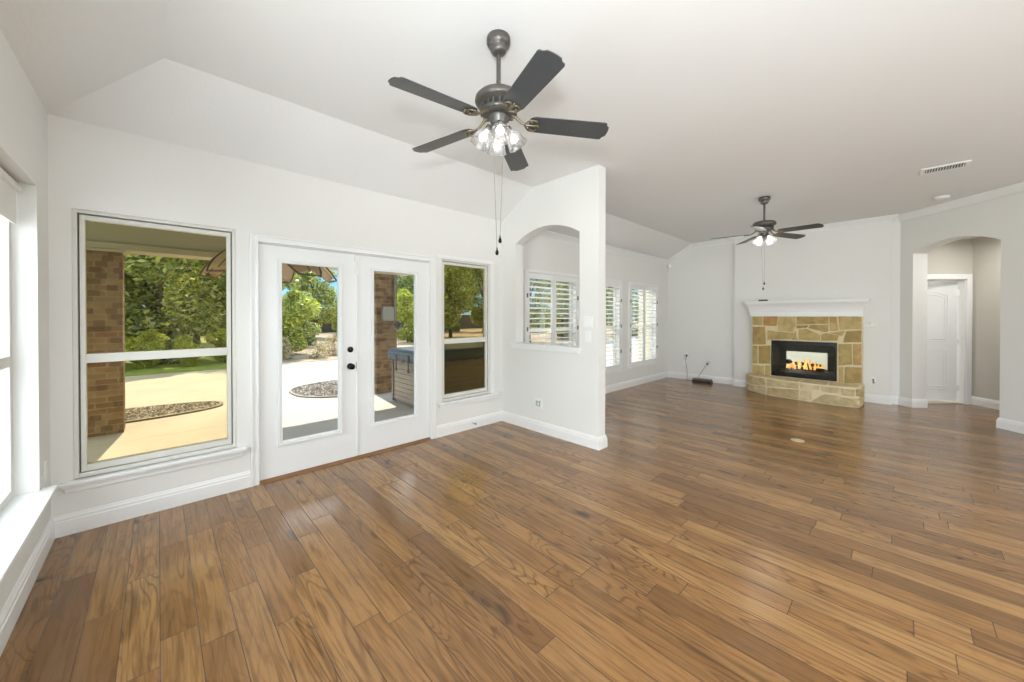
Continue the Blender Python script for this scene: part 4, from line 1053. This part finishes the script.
bush = tree_proto('leafy_bush', 13, 2.6, 1.3, .05, 8000, .075, M['leafC'], .05, 10)
twg = tree_proto('dry_shrub', 14, .9, .75, .02, 900, .05, M['twig'], .02, 9)
used = set()
def plant(proto, x, y, s, rz, label, cat, group, sz=None):
    o = proto if proto.name not in used else copy_tree(proto)
    used.add(proto.name)
    o.location = (x, y, G); o.scale = (s, s, sz or s); o.rotation_euler = (0, 0, rz)
    tag(o, label, cat, group); return o
gt = 'trees at the edge of the yard'
T = [
 (jun, -2.1, 17.6, 1.22, .3, 'dense green tree at the left edge of the large window'),
 (jun, .1, 17.2, 1.2, 2.1, 'dense green tree in the middle of the large window'),
 (jun, 2.3, 18.2, 1.25, 4.0, 'dense green tree at the right side of the large window'),
 (oak, -5.0, 27, 1.3, 1.0, 'tall tree behind the hedge line on the far left'),
 (oak, 1.6, 27.5, 1.3, 2.0, 'tall tree rising behind the hedge line'),
 (bush, 3.72, 16.6, .95, .5, 'bright round bush left in the left french door'),
 (jun, 5.4, 21.5, .62, 2.6, 'small dark tree behind the bright bush'),
 (oak, 7.9, 28.5, .88, 5.0, 'big tree in the centre of the left french door'),
 (jun, 11.6, 33.3, .62, 1.0, 'dark tree against the fence in the left french door'),
 (bush, -1.1, 14.75, .38, 1.0, 'leftmost low shrub under the hedge trees in the large window'),
 (bush, -.2, 15.3, .42, 2.0, 'second low shrub from the left under the hedge trees'),
 (bush, .7, 15.0, .36, 3.3, 'third low shrub from the left under the hedge trees'),
 (bush, 1.6, 15.4, .42, 4.4, 'rightmost low shrub under the hedge trees in the large window'),
 (bush, 11.2, 31.0, 1.2, 2.0, 'yellow green bush against the distant fence'),
 (oak, 13.2, 25.0, 1.05, 3.3, 'loose tree upper part of the right french door'),
 (bush, 10.6, 20.0, 1.15, 4.4, 'yellow green bush behind the covered tub'),
 (oak, 15.0, 22.0, 1.15, 0.7, 'leafy tree left in the narrow window'),
 (oak, 22.5, 27.5, 1.2, 4.7, 'leafy tree right in the narrow window'),
 (jun, 20.5, 31, 1.25, 2.7, 'dark tree behind the narrow window trees'),
 (oak, 15.5, 14.8, 1.0, 1.7, 'tree outside the pass-through shutters'),
 (jun, 19.5, 15.5, 1.1, 3.7, 'dark tree outside the pass-through shutters'),
 (jun, 26, 14.5, 1.4, .7, 'dark tree outside the hidden shutters'),
 (jun, 14.6, 33.6, .9, 5.2, 'dark tree at the fence beside the brick column'),
]
for p, x, y, s_, rz, lab in T:
    plant(p, x, y, s_, rz, lab, 'bush' if p is bush else 'tree', 'bushes in the yard' if p is bush else gt)
for i, (x, y, s_) in enumerate(((3.2, 15.0, .85), (4.15, 14.5, .65), (5.0, 15.4, .8))):
    plant(twg, x, y, s_, i * 2.1, ['dry twiggy shrub at the patio edge, leftmost', 'lowest dry twiggy shrub at the patio edge', 'dry twiggy shrub farthest from the patio'][i], 'shrub', 'dry shrubs in front of the bright bush')
# fence
fc = thing('wooden_fence', 'weathered wooden fence at the back of the yard', 'fence', (15, 35, G))
m = MB(); x = -8.0
while x < 44:
    m.box(x, x + .135, 35, 35.02, G + .05, 1.55 + random.uniform(-.02, .02)); x += .142
m.build('pickets', M['fence'], fc)
m = MB(); m.box(-8, 44, 35.02, 35.06, .3, .4); m.box(-8, 44, 35.02, 35.06, 1.2, 1.3); m.build('rails', M['fence'], fc)
